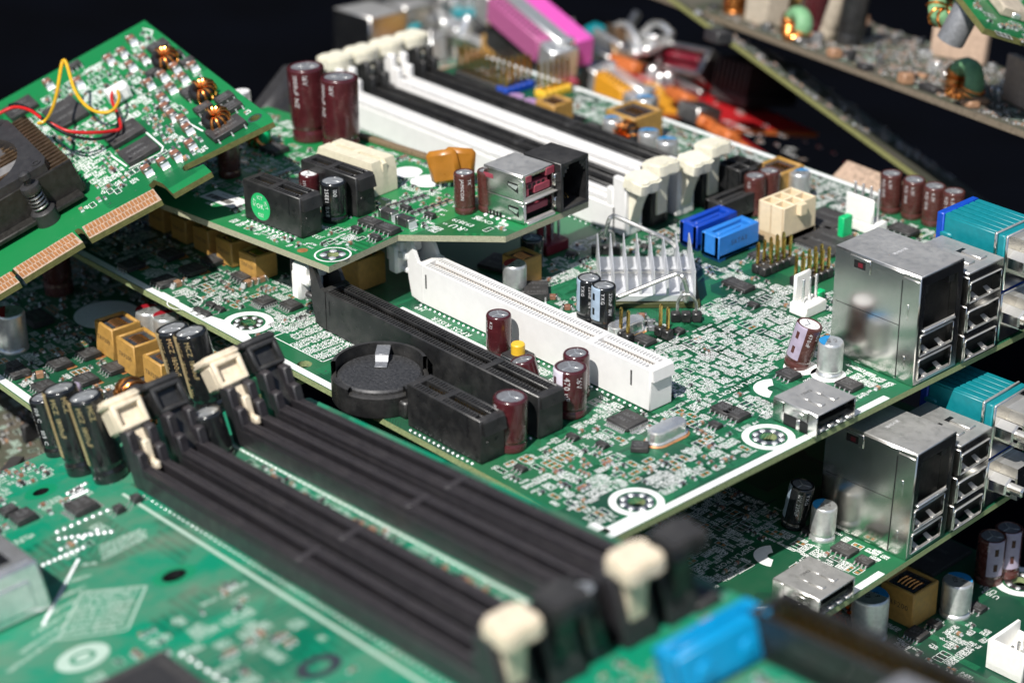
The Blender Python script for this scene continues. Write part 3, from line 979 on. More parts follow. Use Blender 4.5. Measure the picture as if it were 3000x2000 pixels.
def inductor(fr, D, x, y, Sx=10, Sy=10, H=9.5, rot=0.0, text='TRF200', m='tan_block', tside=-1):
    mb = MB(); w = 1.0; hx, hy = Sx / 2, Sy / 2
    mb.box(-hx + .4, hx - .4, -hy + .4, hy - .4, .14, H - 3.2, 0)
    for a, b, c, d in ((-hx, hx, -hy, -hy + w), (-hx, hx, hy - w, hy)):
        mb.box(a, b, c, d, .12, H, 0, .32)
    for a, b, c, d in ((-hx + .015, -hx + w, -hy + .3, hy - .3), (hx - w, hx - .015, -hy + .3, hy - .3)):
        mb.box(a, b, c, d, .12, H - .01, 0, .3)
    o = mb.build('choke', (m,), D.root, (x, y, .02), (0, 0, rot))
    k = MB()
    k.box(-hx + w * .9, hx - w * .9, -hy + w * .9, hy - w * .9, H - 3.4, H - .7, 0)
    pass
    k.build('choke_core', ('resin_top',), o)
    w_ = MB()
    for i in range(5):
        xx = -hx * .45 + i * hx * .22
        w_.tube([(xx, -hy * .5 + math.sin(t) * 0, H - 1.1 + math.sin(t) * .7) if False else (xx + t * .1, -hy * .45 * math.cos(t), H - 1.2 + .8 * math.sin(t)) for t in [j * math.pi / 6 for j in range(7)]], .3, 6)
    w_.build('choke_winding', ('copper_wire',), o)
    if text:
        t = MB()
        T = (Matrix.Translation((0, -hy - .03, H * .55)) @ Matrix.Rotation(math.pi / 2, 4, 'X')) if tside < 0 else (Matrix.Translation((hx + .03, 0, H * .55)) @ RZ(math.pi / 2) @ Matrix.Rotation(math.pi / 2, 4, 'X'))
        t.text(text, Sx * .2, T)
        t.build('choke_print', ('dark_print',), o)
    fr.block(x - hx - .5, x + hx + .5, y - hy - .5, y + hy + .5)
    return o


def sata(fr, D, x, y, m, Sx=6.6, Sy=16.2, H=7.6, text=None, label=None):
    mb = MB(); hx, hy = Sx / 2, Sy / 2; w = 1.65
    mb.box(-hx, hx, -hy, hy, .9, 2.2, 0, .2)
    for a, b, c, d in ((-hx, -hx + w, -hy, hy), (hx - w, hx, -hy, hy)):
        mb.box(a, b, c, d, .9, H, 0, .22)
    for a, b, c, d in ((-hx + .1, hx - .1, -hy, -hy + w + .3), (-hx + .1, hx - .1, hy - w - .3, hy)):
        mb.box(a, b, c, d, .9, H - .01, 0, .22)
    mb.box(-.8, .8, -hy + 2.6, hy - 3.4, 2, H - .35, 0, .2)          # tongue
    mb.box(-.75, 1.9, hy - 4.7, hy - 3.4, 2, H - .37, 0, .2)           # its hook
    for s_ in (-1, 1):
        mb.box(-hx + .3, hx - .3, s_ * (hy - 2) - 1.2, s_ * (hy - 2) + 1.2, .03, 1.0, 0)
    o = mb.build('drive_connector', (m,), D.root, (x, y, 0), label=label)
    c = MB()
    for i in range(7): c.box(.76, .86, -hy + 3.4 + i * 1.25, -hy + 4.0 + i * 1.25, 2.5, H - 1.6, 0)
    c.build('connector_contacts', ('gold',), o, clean=False)
    if text:
        t = MB(); t.text(text, 2.0, Matrix.Translation((hx + .03, 0, H * .62)) @ RZ(math.pi / 2) @ Matrix.Rotation(math.pi / 2, 4, 'X'))
        t.build('connector_print', ('dark_print',), o)
    fr.block(x - hx - 1, x + hx + 1, y - hy - 1, y + hy + 1)
    return o


def power_socket(fr, D, x, y, nx, ny, pitch, H, m, name='power_socket', latch=True):
    Sx, Sy = nx * pitch + .9, ny * pitch + .9; hx, hy = Sx / 2, Sy / 2
    mb = MB(); w = .75
    mb.box(-hx, hx, -hy, hy, .1, 3, 0)
    for i in range(nx + 1):
        xx = -hx + i * (Sx - w) / nx
        mb.box(xx, xx + w, -hy, hy, .1, H - .01 * (i % 2), 0, .15)
    for j in range(ny + 1):
        yy = -hy + j * (Sy - w) / ny
        mb.box(-hx + .02, hx - .02, yy, yy + w, .12, H - .02, 0, .15)
    if latch:
        mb.prism([(-1.6, 0), (1.6, 0), (1.2, 1.5), (-1.2, 1.5)], H - 3.2, H - .2, 0, Matrix.Translation((hx - .1, 0, 0)) @ RZ(-math.pi / 2))
    o = mb.build(name, (m,), D.root, (x, y, 0))
    c = MB()
    for i in range(nx):
        for j in range(ny):
            c.box(-hx + (i + .5) * Sx / nx - .5, -hx + (i + .5) * Sx / nx + .5, -hy + (j + .5) * Sy / ny - .5, -hy + (j + .5) * Sy / ny + .5, 3, H * .6, 0)
    c.build('socket_pins', ('tin_dull',), o, clean=False)
    fr.block(x - hx - 1, x + hx + 1, y - hy - 1, y + hy + 1)
    return o


def header(fr, D, x, y, nx, ny, pitch=2.54, bh=2.6, ph=8.5, m='slot_black', pin='gold', rot=0.0, skip=(), name='pin_header', jumper=None):
    mb = MB()
    for i in range(nx):
        for j in range(ny):
            xx, yy = (i - (nx - 1) / 2) * pitch, (j - (ny - 1) / 2) * pitch
            mb.box(xx - pitch * .48, xx + pitch * .48, yy - pitch * .48, yy + pitch * .48, .05, bh, 0, .3)
    o = mb.build(name, (m,), D.root, (x, y, 0), (0, 0, rot))
    k = MB()
    for i in range(nx):
        for j in range(ny):
            if (i, j) in skip: continue
            xx, yy = (i - (nx - 1) / 2) * pitch, (j - (ny - 1) / 2) * pitch
            T = TR(xx, yy, 0)
            k.box(-.32, .32, -.32, .32, bh - .2, ph, 0, 0, T)
            k.add([(-.32, -.32, ph), (.32, -.32, ph), (.32, .32, ph), (-.32, .32, ph), (-.12, -.12, ph + .5), (.12, -.12, ph + .5), (.12, .12, ph + .5), (-.12, .12, ph + .5)],
                  [(0, 1, 5, 4), (1, 2, 6, 5), (2, 3, 7, 6), (3, 0, 4, 7), (4, 5, 6, 7)], 0, T)
    k.build('header_pins', (pin,), o, clean=False)
    r_ = max(nx, ny) * pitch / 2
    fr.block(x - r_, x + r_, y - (ny if rot == 0 else max(nx, ny)) * pitch / 2, y + (ny if rot == 0 else max(nx, ny)) * pitch / 2)
    return o


def crystal(fr, D, x, y, ang, L=11, Wd=4.4, H=3.4):
    def stad(l, w, n=8):
        r = w / 2; p = []
        for i in range(n + 1): p.append((l / 2 - r + r * math.cos(-math.pi / 2 + math.pi * i / n), r * math.sin(-math.pi / 2 + math.pi * i / n)))
        for i in range(n + 1): p.append((-l / 2 + r + r * math.cos(math.pi / 2 + math.pi * i / n), r * math.sin(math.pi / 2 + math.pi * i / n)))
        return p
    mb = MB()
    mb.prism(stad(L + .9, Wd + .9), .1, .6, 0)
    mb.prism(stad(L, Wd), .6, H - .3, 0)
    mb.prism(stad(L - .5, Wd - .5), H - .32, H, 0)
    mb.prism(stad(L + 1.8, Wd + 1.8), .03, .1, 1)
    o = mb.build('crystal', ('tin_bright', 'bare_copper'), D.root, (x, y, 0), (0, 0, ang))
    fr.block(x - 5, x + 5, y - 5, y + 5)
    return o


def plate_with_openings(mb, x, y0, y1, z0, z1, th, openings, m=0):
    """a sheet facing +x split into bars round rectangular openings (ya, yb, za, zb)"""
    ys = sorted({y0, y1, *[o[0] for o in openings], *[o[1] for o in openings]})
    zs = sorted({z0, z1, *[o[2] for o in openings], *[o[3] for o in openings]})
    for a, b in zip(ys, ys[1:]):
        for c, d in zip(zs, zs[1:]):
            cy, cz = (a + b) / 2, (c + d) / 2
            if any(o[0] < cy < o[1] and o[2] < cz < o[3] for o in openings): continue
            mb.box(x - th, x, a, b, c, d, m)


def usb_port(parent, x, y0, y1, z0, z1, m='tin', tongue='hollow_dark'):
    """one socket: lip, tongue and spring tabs"""
    mb = MB(); cy = (y0 + y1) / 2
    for a, b, c, d in ((y0 - .1, y1 + .1, z1, z1 + .35), (y0 - .1, y1 + .1, z0 - .35, z0)):
        mb.box(x - .3, x + .35, a, b, c, d, 0, .1)
    for a, b in ((y0 - .35, y0), (y1, y1 + .35)):
        mb.box(x - .3, x + .3, a, b, z0, z1, 0, .1)
    mb.box(x - 9, x - 1.2, y0 + .4, y1 - .4, z0 + (z1 - z0) * .52, z1 - .7, 1, .1)
    for q in (-1, 1):
        yy = cy + q * (y1 - y0) * .24
        mb.add([(x - .4, yy - 1, z0 + .1), (x - .4, yy + 1, z0 + .1), (x - 2.2, yy + .8, z0 + 1.0), (x - 2.2, yy - .8, z0 + 1.0)], [(0, 1, 2, 3)], 0)
        mb.box(x - .7, x + .2, yy - .9, yy + .9, z0 + .02, z0 + .3, 0, .08)
    return mb.build('usb_port', (m, tongue), parent)


def lan_stack(fr, D, x0, x1, y0, y1, H):
    """network socket above two usb sockets in one tin shell, openings facing +x"""
    mb = MB(); th = .45
    op = [(y0 + 2.0, y1 - 2.0, H * .50, H - 3.0), (y0 + 1.5, y1 - 2.6, H * .27, H * .445), (y0 + 1.5, y1 - 2.6, H * .05, H * .22)]
    mb.box(x0, x1 - .5, y0, y0 + th, .3, H - .5, 0, .1)
    mb.box(x0, x1 - .5, y1 - th, y1, .3, H - .5, 0, .1)
    mb.box(x0, x0 + th, y0 + th, y1 - th, .3, H - .5, 0, .1)
    mb.box(x0 - .1, x1 + .05, y0 - .12, y1 + .05, H - .5, H, 0, .22)
    mb.box(x1 - 5.2, x1 - .02, y0 - .28, y0 - .01, .1, H - 1.5, 0, .1)       # folded front strip
    plate_with_openings(mb, x1, y0, y1, .3, H - .5, .5, op)
    mb.box(x1 - .6, x1 + .12, y0 - .25, y0 + .35, .2, H - .3, 0, .2)
    mb.box(x0 + 4.6, x0 + 11.0, y0 - .3, y0 - .02, H - 4.4, H - .9, 0, .1)    # catch near the top
    mb.box(x0 + 11, x1 - 5, y0 - .22, y0 - .01, H - 2.4, H - .6, 0, .08)
    for a, b in ((H * .58, H * .72), (H * .13, H * .25)):
        mb.box(x1 - 3.6, x1 - 2.9, y0 - .42, y0 - .2, a, b, 0, .1)
    for k in range(4): mb.box(x0 + 2 + k * 6, x0 + 3.6 + k * 6, y0 - .1, y0 + .3, 0, .5, 0)
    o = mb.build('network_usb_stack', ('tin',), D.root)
    b = MB()
    b.box(x0 + th + .05, x1 - 3.2, y0 + th + .05, y1 - th - .05, .4, H - .55, 0)
    b.box(x0 + 6.1, x0 + 9.6, y0 - .34, y0 - .29, H - 3.7, H - 1.7, 0)
    b.box(x0 + 7.4, x0 + 8.8, y0 - .38, y0 - .33, H - 3.3, H - 2.2, 1)
    b.box(x1 - 5.6, x1 - 5.25, y0 - .06, y0 - .01, .6, H - 2, 0)
    b.box(x0 + 1, x1 - 5, y0 - .05, y0 + .02, H * .5, H * .5 + .12, 0)
    for a, c in ((y0 + 2.05, y0 + 4.2), (y1 - 4.2, y1 - 2.05)):
        b.box(x1 - 4, x1 - .9, a, c, H - 5.6, H - 3.1, 2, .1)
    b.build('socket_block', ('hollow_dark', 'crimson_plastic', 'fan_grey'), o)
    for q in op[1:]: usb_port(o, x1, *q)
    l = MB(); l.box(x1 - .4, x1 + .5, op[0][0], op[0][1], op[0][2] - .7, op[0][2] - .05, 0, .2)
    l.build('socket_lip', ('tin_bright',), o)
    t = MB(); t.text('1840418', 1.5, TR((x0 + x1) / 2, (y0 + y1) / 2, H + .02) @ RZ(math.pi / 2))
    t.build('shell_print', ('grey_print',), o, clean=False)
    fr.block(x0 - 1, x1 + 2, y0 - 1, y1 + 1)
    return o


def usb_tower(fr, D, x0, x1, y0, y1, H):
    mb = MB(); th = .4
    g = (H - 1.2) / 3
    op = [(y0 + .9, y1 - .9, 1.0 + k * g, 1.0 + k * g + g * .64) for k in range(3)]
    mb.box(x0, x1 - .4, y0, y0 + th, .3, H - .4, 0, .1)
    mb.box(x0, x1 - .4, y1 - th, y1, .3, H - .4, 0, .1)
    mb.box(x0, x0 + th, y0 + th, y1 - th, .3, H - .4, 0, .1)
    mb.box(x0 - .1, x1, y0 - .1, y1 + .1, H - .42, H, 0, .15)
    plate_with_openings(mb, x1, y0, y1, .3, H - .4, .4, op)
    for k in range(3): mb.box(x1 - 3.2, x1 + .25, y0 - .3, y0 - .02, 1 + k * g, k * g + g, 0, .12)
    for k, (a, b) in enumerate(((.25, .45), (.6, .8))):
        mb.box(x1 - 9, x1 - 3, y0 + (y1 - y0) * a, y0 + (y1 - y0) * b, H - .02, H + .55, 0, .2)
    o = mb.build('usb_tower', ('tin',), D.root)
    b = MB(); b.box(x0 + th + .05, x1 - 2.6, y0 + th + .05, y1 - th - .05, .4, H - .45, 0)
    for a in (.25, .6): b.box(x1 - 10.5, x1 - 9, y0 + (y1 - y0) * a, y0 + (y1 - y0) * (a + .2), H, H + .06, 0)
    b.build('socket_block', ('hollow_dark',), o)
    for q in op: usb_port(o, x1, *q)
    fr.block(x0 - 1, x1 + 2, y0 - 1, y1 + 1)
    return o


def dsub_pair(fr, D, x0, x1, y0, y1, H):
    """teal serial connector stacked on a blue monitor connector, shells facing +x"""
    hw = H * .52
    mb = MB()
    mb.box(x0, x0 + 2.2, y0 - .3, y1, .2, H, 1, .3)                                        # blue rear plate
    mb.box(x0 + 2, x1 - 2, y0 + .4, y1 - .4, .2, H * .44, 1, .3)
    mb.box(x1 - 2.4, x1 - .8, y0 - 1, y1 + .6, .3, H * .47, 1, .3)
    o = mb.build('monitor_connector', ('port_teal', 'port_blue'), D.root)
    t = MB()
    t.box(x0 + 2.2, x1 - 3, y0, y1, H * .50, H - 2.2, 0, .25); t.box(x0 + 2.3, x1 - 3.1, y0 - .03, y0 + .7, H * .52, H - .6, 0, .2)
    n = 6
    for i in range(n):
        a = y0 + (y1 - y0) * (i + .06) / n; b = y0 + (y1 - y0) * (i + .8) / n
        t.box(x0 + 2.25, x1 - 3.2, a, b, H - 2.6, H - .05, 0, .12)
    for zz in (.62, .78): t.box(x0 + 1.2, x0 + 5, y0 - .5, y0 + .4, H * zz, H * zz + 1.6, 0, .5)
    t.box(x1 - 3, x1 - .9, y0 - 1, y1 + .6, H * .49, H * 1.0, 0, .3)
    t.build('serial_connector', ('port_teal',), o)
    k = MB()
    for z0, z1 in ((.4, H * .47), (H * .5, H + .2)):
        k.box(x1 - .8, x1, y0 - 1, y1 + .6, z0, z1, 0, .3)
        k.box(x1 - 3.9, x1 - 3.05, y0 - 1.3, y1 + .6, z0 + (H * .2 if z0 > 1 else 0), z1, 0, .2)
        cz = (z0 + z1) / 2; hh = (z1 - z0) * .36
        ya, yb = y0 + (y1 - y0) * .27, y0 + (y1 - y0) * .86
        k.prism([(ya, cz + hh), (yb, cz + hh), (yb - 1.6, cz - hh), (ya + 1.6, cz - hh)], 0, 5.5, 0, Matrix(((0, 0, 1, x1 - .1), (1, 0, 0, 0), (0, 1, 0, 0), (0, 0, 0, 1))))
    k.build('connector_shells', ('tin',), o)
    for z in (H * .25, H * .76):
        s_ = MB(); X = Matrix.Translation((x1, y0 + 2.0, z)) @ Matrix.Rotation(math.pi / 2, 4, 'Y')
        s_.lathe([(2.7, 0), (2.7, 4.6), (2.3, 5.1), (1.4, 5.1), (1.4, 3.5)], 6, 0, T=X)
        s_.lathe([(1.35, 4.6), (1.35, 8.5), (.9, 9)], 12, 0, T=X)
        s_.build('hex_standoff', ('tin',), o, sharp=25)
    fr.block(x0 - 1, x1 + 2, y0 - 2, y1 + 1)
    return o


def display_port(fr, D, x0, x1, y0, y1, H=6.2):
    mb = MB(); th = .4
    mb.box(x0, x1, y0, y1, H - th, H, 0, .15)
    mb.box(x0, x0 + th, y0 + th, y1 - th, .4, H - th, 0)
    mb.box(x0, x1 - .2, y1 - th, y1, .4, H - th, 0, .08)
    for a, b in ((x0, x0 + 3.5), (x1 - 3.0, x1)): mb.box(a, b, y0, y0 + th, .3, H - th, 0, .08)
    mb.box(x0 + 3, x1 - 2.5, y0, y0 + th, H * .52, H - th, 0, .08)
    mb.box(x0 + 6, x1 - 4, y0 - .25, y0 - .02, H * .62, H * .8, 0, .1)
    mb.box(x1 - 6, x1 - 5, y0 - .3, y0 + .2, -1.4, H * .5, 0, .1)
    for a, b in ((.28, .4), (.6, .74)):
        ya = y0 + (y1 - y0) * a; yb = y0 + (y1 - y0) * b
        mb.box(x1 - 6.2, x1 - 2.2, ya, yb, H - .01, H + .35, 0, .14)
        mb.box(x1 - 10, x1 - 6.6, ya + .3, yb - .3, H - .01, H + .12, 0, .05)
    o = mb.build('display_socket', ('tin',), D.root)
    k = MB()
    k.box(x0 + th, x1 - 4, y0 + th + .1, y1 - th - .1, .3, H - th - .1, 0)
    k.box(x1 - 5, x1 - .9, y0 + 2, y1 - 2, H * .42, H * .58, 0)
    k.box(x0 + 3.4, x1 - 2.6, y0 - .02, y0 + .1, .4, H * .5, 0)
    k.build('socket_block', ('hollow_dark',), o)
    c = MB()
    for i in range(4): c.box(x1 - 4.8, x1 - .5, y0 + 2.3 + i * 3.2, y0 + 4.2 + i * 3.2, .6, 1.4, 0, .3)
    c.build('socket_springs', ('tin',), o)
    t = MB(); t.text('1939420', 1.4, TR(x0 + 4, (y0 + y1) / 2, H + .02) @ RZ(math.pi / 2)); t.build('shell_print', ('hollow_dark',), o, clean=False)
    fr.block(x0 - 1, x1 + 1, y0 - 1, y1 + 1)
    return o


def toroid(fr, root, x, y, z, R0, r0, T=None, core='hollow_dark', turns=14, wire='copper_wire', name='toroid_coil', arc=(0.4, 5.6), flat=False):
    mb = MB(); n, k = 28, 10
    vs = [((R0 + r0 * math.cos(2 * math.pi * j / k)) * math.cos(2 * math.pi * i / n), (R0 + r0 * math.cos(2 * math.pi * j / k)) * math.sin(2 * math.pi * i / n), r0 * 1.2 * math.sin(2 * math.pi * j / k)) for i in range(n) for j in range(k)]
    mb.add(vs, [(i * k + j, ((i + 1) % n) * k + j, ((i + 1) % n) * k + (j + 1) % k, i * k + (j + 1) % k) for i in range(n) for j in range(k)], 0)
    M4 = TR(x, y, z) @ (T or Matrix.Identity(4))
    o = mb.build(name, (core,), root); o.matrix_local = M4
    w = MB()
    for i in range(turns):
        a = arc[0] + (arc[1] - arc[0]) * i / max(1, turns - 1)
        c, s_ = math.cos(a), math.sin(a)
        pts = []
        for j in range(11):
            b = 2 * math.pi * j / 10 * .98 - .8
            rr = R0 + (r0 + .3) * math.cos(b)
            a2 = a + .06 * j / 10
            pts.append((rr * math.cos(a2), rr * math.sin(a2), (r0 * 1.2 + .3) * math.sin(b)))
        w.tube(pts, .46, 6)
    w.build('coil_winding', (wire,), o)
    return o


def fan_header(fr, D, x, y, n=3, pitch=2.54, m='clip_white', rot=0.0, ph=10):
    mb = MB(); L = n * pitch + .6
    mb.box(-L / 2, L / 2, -2.9, 2.9, .05, 3.2, 0, .3)
    mb.box(-L / 2 + 1, L / 2 - 1, 1.8, 2.9, 3, 10.5, 0, .4)
    o = mb.build('fan_header', (m,), D.root, (x, y, 0), (0, 0, rot))
    k = MB()
    for i in range(n):
        xx = (i - (n - 1) / 2) * pitch
        k.box(xx - .32, xx + .32, -.6, .04, 3, ph, 0, .1)
    k.build('header_pins', ('tin_bright',), o)
    fr.block(x - L / 2, x + L / 2, y - 4, y + 4)
    return o
# ================================================================== setting
g = MB(); g.rect(-4000, 4000, -3000, 4000, -135); gr = g.build('ground', ('shade_black',), clean=False); gr['kind'] = 'structure'
bk = MB()
pts = []
FW = Vector((AZ.x, AZ.y, 0)).normalized(); RT = Vector((AX.x, AX.y, 0)).normalized()
for i in range(25):
    a = -1.15 + 2.3 * i / 24
    pts.append(FW * math.cos(a) * 900 + RT * math.sin(a) * 900)
vs = []
for p in pts: vs += [(p.x, p.y, -135.5), (p.x, p.y, 430)]
bk.add(vs, [(2 * i, 2 * i + 1, 2 * i + 3, 2 * i + 2) for i in range(24)])
o = bk.build('sky_screen', ('shade_black',), clean=False); o['kind'] = 'structure'  # unseen dark screen, added to keep the sky out of metal reflections

# ================================================================== main motherboard
F1 = Frame((0, 0, 0), Matrix.Identity(3))
A = F1.at
mb1 = thing('motherboard', 'uppermost large green motherboard with white and black card slots, finned heatsink and port blocks', 'motherboard', F1)
D1 = Deco(F1, mb1, 5)
HL = [(*A('ov', 570, 741), 2.0), (*A('ov', 1765, 1003), 2.0), (*A('ov', 1462, 1152), 2.0), (*A('z6', 430, 1045), 1.9), (*A('b2', 1130, 940), 1.9)]
UL = -168
slab(F1, 'circuit_board', ('solder_mask', 'board_edge', 'board_edge'), mb1, [(UL, -51.8), (84.6, -51.8), (84.6, 142), (UL, 142)], 1.6, HL)
for i, (hx, hy, hr) in enumerate(HL[:3]): D1.hole(hx, hy, 2.0, 3.9, 4.5, 6.2 if i else 6.6, 8)
S = D1.silk
S.rect(UL + .3, 8, -51.5, -49.4, .028)
hx, hy, _ = HL[0]
S.add([(hx - 14, -49.4, .028), (hx + 11, -49.4, .028), (hx + 5.2, hy - 4.0, .028), (hx - 5.6, hy - 3.6, .028)], [(0, 1, 2, 3)])
x, y = A('z5', 1085, 625); S.rect(x - 4.5, x + 3, -49.4, y + 2.5, .028); S.ring(x + 4.5, y + 3.0, 4.4, 4.7, .03)
F1.block(UL, 20, -52, -48)
S.rect(82.4, 84.3, -51.4, 43, .028); S.rect(77, 82.4, -51.4, -48.6, .028); S.rect(80.4, 82.4, -51.4, -37, .028)
hx, hy, _ = HL[2]; S.add([(hx + 3, hy - 6, .028), (82.4, hy - 12, .028), (82.4, hy + 10, .028), (hx + 3, hy + 6, .028)], [(0, 1, 2, 3)]) if False else None
S.rect(hx + 5, 82.4, hy - 2.5, hy + 2.5, .028)
S.rect(UL + .3, 84, 139.6, 141.6, .028)
F1.block(80, 85, -52, 48)
# --- slots
riser_slot(F1, D1, -34, 50.2, -.2, 7.6, 11.2, 'slot_white', 63, label='white card slot with an ivory latch')
riser_slot(F1, D1, -38.4, 42.2, -28.4, 7.8, 11.2, 'slot_black', 60.5, label='black card slot with a white latch')
xa, ya = A('z6', 1040, 1190, 11.2); xb, yb = A('z6', 1500, 1450, 11.2)
short_slot(F1, D1, (xa + xb) / 2 + .5, -46.3, 25.6, 7.4, 11.2, key=.42)
# --- memory sockets (white, black, white, black)
for i, v in enumerate((68.4, 78.9, 89.4, 99.9)):
    dimm_socket(F1, D1, -157, -26.5, v, ('slot_white', 'slot_black')[i % 2], 'latch_ivory', lean=(.16, -.12)[i % 2], tower=17, lift=2.6, leanl=.02, sc=.93)
# --- capacitors, placed by the middle of their tops
def cap(z, x, y, d, h, **k):
    u, v = A(z, x, y, h); return ecap(F1, mb1, u, v, d, h, **k)
cap('z7', 168, 890, 6.3, 11.6, text=('470uF 10V', 'KZJ'), tang=-1.9, vent='K', label='maroon capacitor in front of the white slot')
cap('z7', 815, 1205, 6.3, 11.6, stripe='white_stripe', sang=1.2)
u, v = A('z7', 505, 1300, 10.4); ecap(F1, mb1, u - 1.5, v - .6, 6.3, 11, stripe='white_stripe', sang=2.6, lean=(-.25, -.1))
cap('z7', 757, 1320, 8, 12.4, text=('470 uF', '16V'), tang=-.95, tsize=2.0, stripe='white_stripe', sang=-1.85, vent='Y')
cap('z6', 1775, 1255, 8, 13, text=('1000uF', '6.3V'), tang=-2.4, tsize=1.7, vent='Y', top='can_dirty')
cap('z7', 910, 590, 6.3, 11.6, sleeve='black_sleeve', stripe='blue_grey_stripe', sang=-2.2, text=('YXG', '220uF 10V'), tang=-1.3, tsize=1.35, vent='K', top='can_aluminium')
cap('z7', 1030, 660, 6.3, 11.6, sleeve='black_sleeve', stripe='blue_grey_stripe', sang=-1.7, text=('YXG', '220uF 10V'), tang=-.85, tsize=1.35, vent='K', top='can_aluminium')
cap('z7', 435, 265, 6.3, 9.5, sleeve='black_sleeve', top='can_dirty')
for x, y in ((1380, 1135), (1520, 1170), (1655, 1215), (1785, 1255)):
    cap('z4', x, y, 6.3, 11.6, sleeve='brown_sleeve', text=('KZJ 1500', '6.3V'), tang=-1.6, tsize=1.3, vent='K')
for x, y in ((483, 1150), (570, 1118)): cap('z4', x, y, 6.3, 11.6, sleeve='brown_sleeve', vent='K', text=('KZJ',), tang=-1.4)
u, v = A('z8', 850, 770, 11.8); ecap(F1, mb1, u - 2.4, v - 2.2, 6.6, 12, sleeve='brown_sleeve', stripe='violet_stripe', sang=-1.65, text=('470uF', '16V'), tang=-.65, tsize=1.4, lean=(.2, .12), top='label_paper', label='leaning violet-striped capacitor beside the port block')
u0, v0 = A('z8', 775, 1065)
for a, b in ((u0, v0), A('z8', 955, 1112), A('z7', 170, 1222), A('z7', 850, 935), A('z7', 985, 1000)): S.disc(a, b, 4.3, .027, 0, 28)
u, v = A('z8', 975, 892, 9); pcap(F1, mb1, u, v, 6.3, 9, 'cap_blue', 3.6)
u, v = A('z7', 302, 480, 8.2); pcap(F1, mb1, u, v, 6.3, 8.2, 'cap_red', 3.4)
u, v = A('z4', 770, 1128, 9); pcap(F1, mb1, u, v, 6.3, 9, 'cap_blue', 2.4)
for x, y in ((1112, 975), (1402, 1080), (1553, 1150), (1372, 805)):
    u, v = A('z3', x, y, 8.5); pcap(F1, mb1, u, v, 6.6, 8.5, 'cap_blue', 2.4, full=False)
for x, y in ((312, 790), (432, 832)):
    u, v = A('z3', x, y, 8); pcap(F1, mb1, u, v, 5.6, 8, 'cap_purple', 2.4, full=True)
# --- chokes
for z, x, y, s_, r in (('z7', 362, 402, 7.6, 0), ('z3', 628, 818, 8.6, 0), ('z3', 1285, 898, 12.5, 0), ('z4', 640, 1080, 10, 0)):
    hh = 8 if z == 'z7' else 9.5
    u, v = A(z, x, y, hh); inductor(F1, D1, u, v, s_, s_, hh, r, None if z == 'z3' else 'TRF200')
for i, (x, y) in enumerate(((1690, 297), (1535, 205), (1383, 128), (1235, 58), (1085, -15))):
    u, v = A('z5', x, y, 7.4); inductor(F1, D1, u, v, 7.4, 7.4, 7.4, 0, 'TRF200')
u, v = A('z3', 1215, 1135, 4); toroid(F1, mb1, u, v, 4.2, 3.2, 1.7, Matrix.Rotation(1.2, 4, 'X'), turns=12)
u, v = A('z6', 800, 420, 4); inductor(F1, D1, u, v, 9.5, 9.5, 9, 0, None)
# --- connectors
u, v = A('z8', 314, 141, 7.6); sata(F1, D1, u, v, 'sata_light', text='SATA3')
u, v = A('z4', 171, 1415, 7.6); sata(F1, D1, u, v, 'sata_deep')
u, v = A('z4', 330, 1275, 7.6); sata(F1, D1, u, v, 'slot_black')
u, v = A('z4', 690, 1298, 11.6); power_socket(F1, D1, u, v, 2, 3, 4.2, 11.6, 'beige_nylon')
u, v = A('z4', 372, 1068, 11.5); power_socket(F1, D1, u, v, 2, 2, 4.3, 11.5, 'slot_black')
u, v = A('z4', 1190, 1500, 0); fan_header(F1, D1, u, v, 4, 2.8, rot=math.pi, ph=13)
u, v = A('z8', 820, 700, 0); fan_header(F1, D1, u, v, 3, 2.54, rot=math.pi / 2)
u, v = A('z7', 600, 370, 0); fan_header(F1, D1, u, v, 3, 2.6, 'crimson_plastic', rot=math.pi / 2, ph=13)
u, v = A('z8', 595, 420, 0); header(F1, D1, u, v, 2, 5, skip=((1, 0),))
u, v = A('z8', 845, 500, 0); header(F1, D1, u, v, 2, 5)
u, v = A('z7', 1200, 1115, 0); header(F1, D1, u, v, 2, 1)
u, v = A('z7', 1525, 1085, 0); header(F1, D1, u, v, 2, 1)
u, v = A('z3', 60, 700, 0); header(F1, D1, u, v, 10, 2, ph=11)
u, v = A('z3', 310, 745, 0); header(F1, D1, u, v, 2, 5, m='sata_deep', ph=11)
u, v = A('z3', 620, 775, 0); header(F1, D1, u, v, 2, 5, m='yellow_plastic', ph=11)
k = MB(); u, v = A('z4', 1060, 1568, 0); k.box(-1, 1, -2, 2, 0, 7, 0, .2); k.build('retention_clip', ('green_plastic',), mb1, (u, v, .02))
k = MB(); u, v = A('z8', 895, 615, 0); k.box(-1, 1, -1.4, 1.4, 0, 2.4, 0, .2); k.build('retention_clip', ('green_plastic',), mb1, (u, v, .02))
# push switch with a yellow button
u, v = A('z7', 330, 1340, 0)
k = MB(); k.box(-3, 3, -3, 3, .05, 4.2, 0, .3); k.box(-3.1, 3.1, -3.1, 3.1, 3.2, 3.7, 1, .1); sw = k.build('push_switch', ('fan_grey', 'tin'), mb1, (u, v, 0))
k = MB(); k.lathe([(1.75, 4.2), (1.75, 6.6), (1.5, 6.9), (.01, 6.9)], 20, 0, cap=False); k.build('switch_button', ('yellow_plastic',), sw)
# --- ports
lan_stack(F1, D1, 58.3, 84.4, 51.6, 68.0, 29)
usb_tower(F1, D1, 66, 85.0, 69.8, 83.6, 24.5)
dsub_pair(F1, D1, 62, 84.2, 86.6, 101, 29)
xa, ya = A('z8', 595, 1255, 6.2); xb, yb = A('z8', 885, 1385, 6.2); xc, yc = A('z8', 1150, 1260, 6.2)
display_port(F1, D1, xa, max(xb, 83.6), (ya + yb) / 2, yc, 6.2)
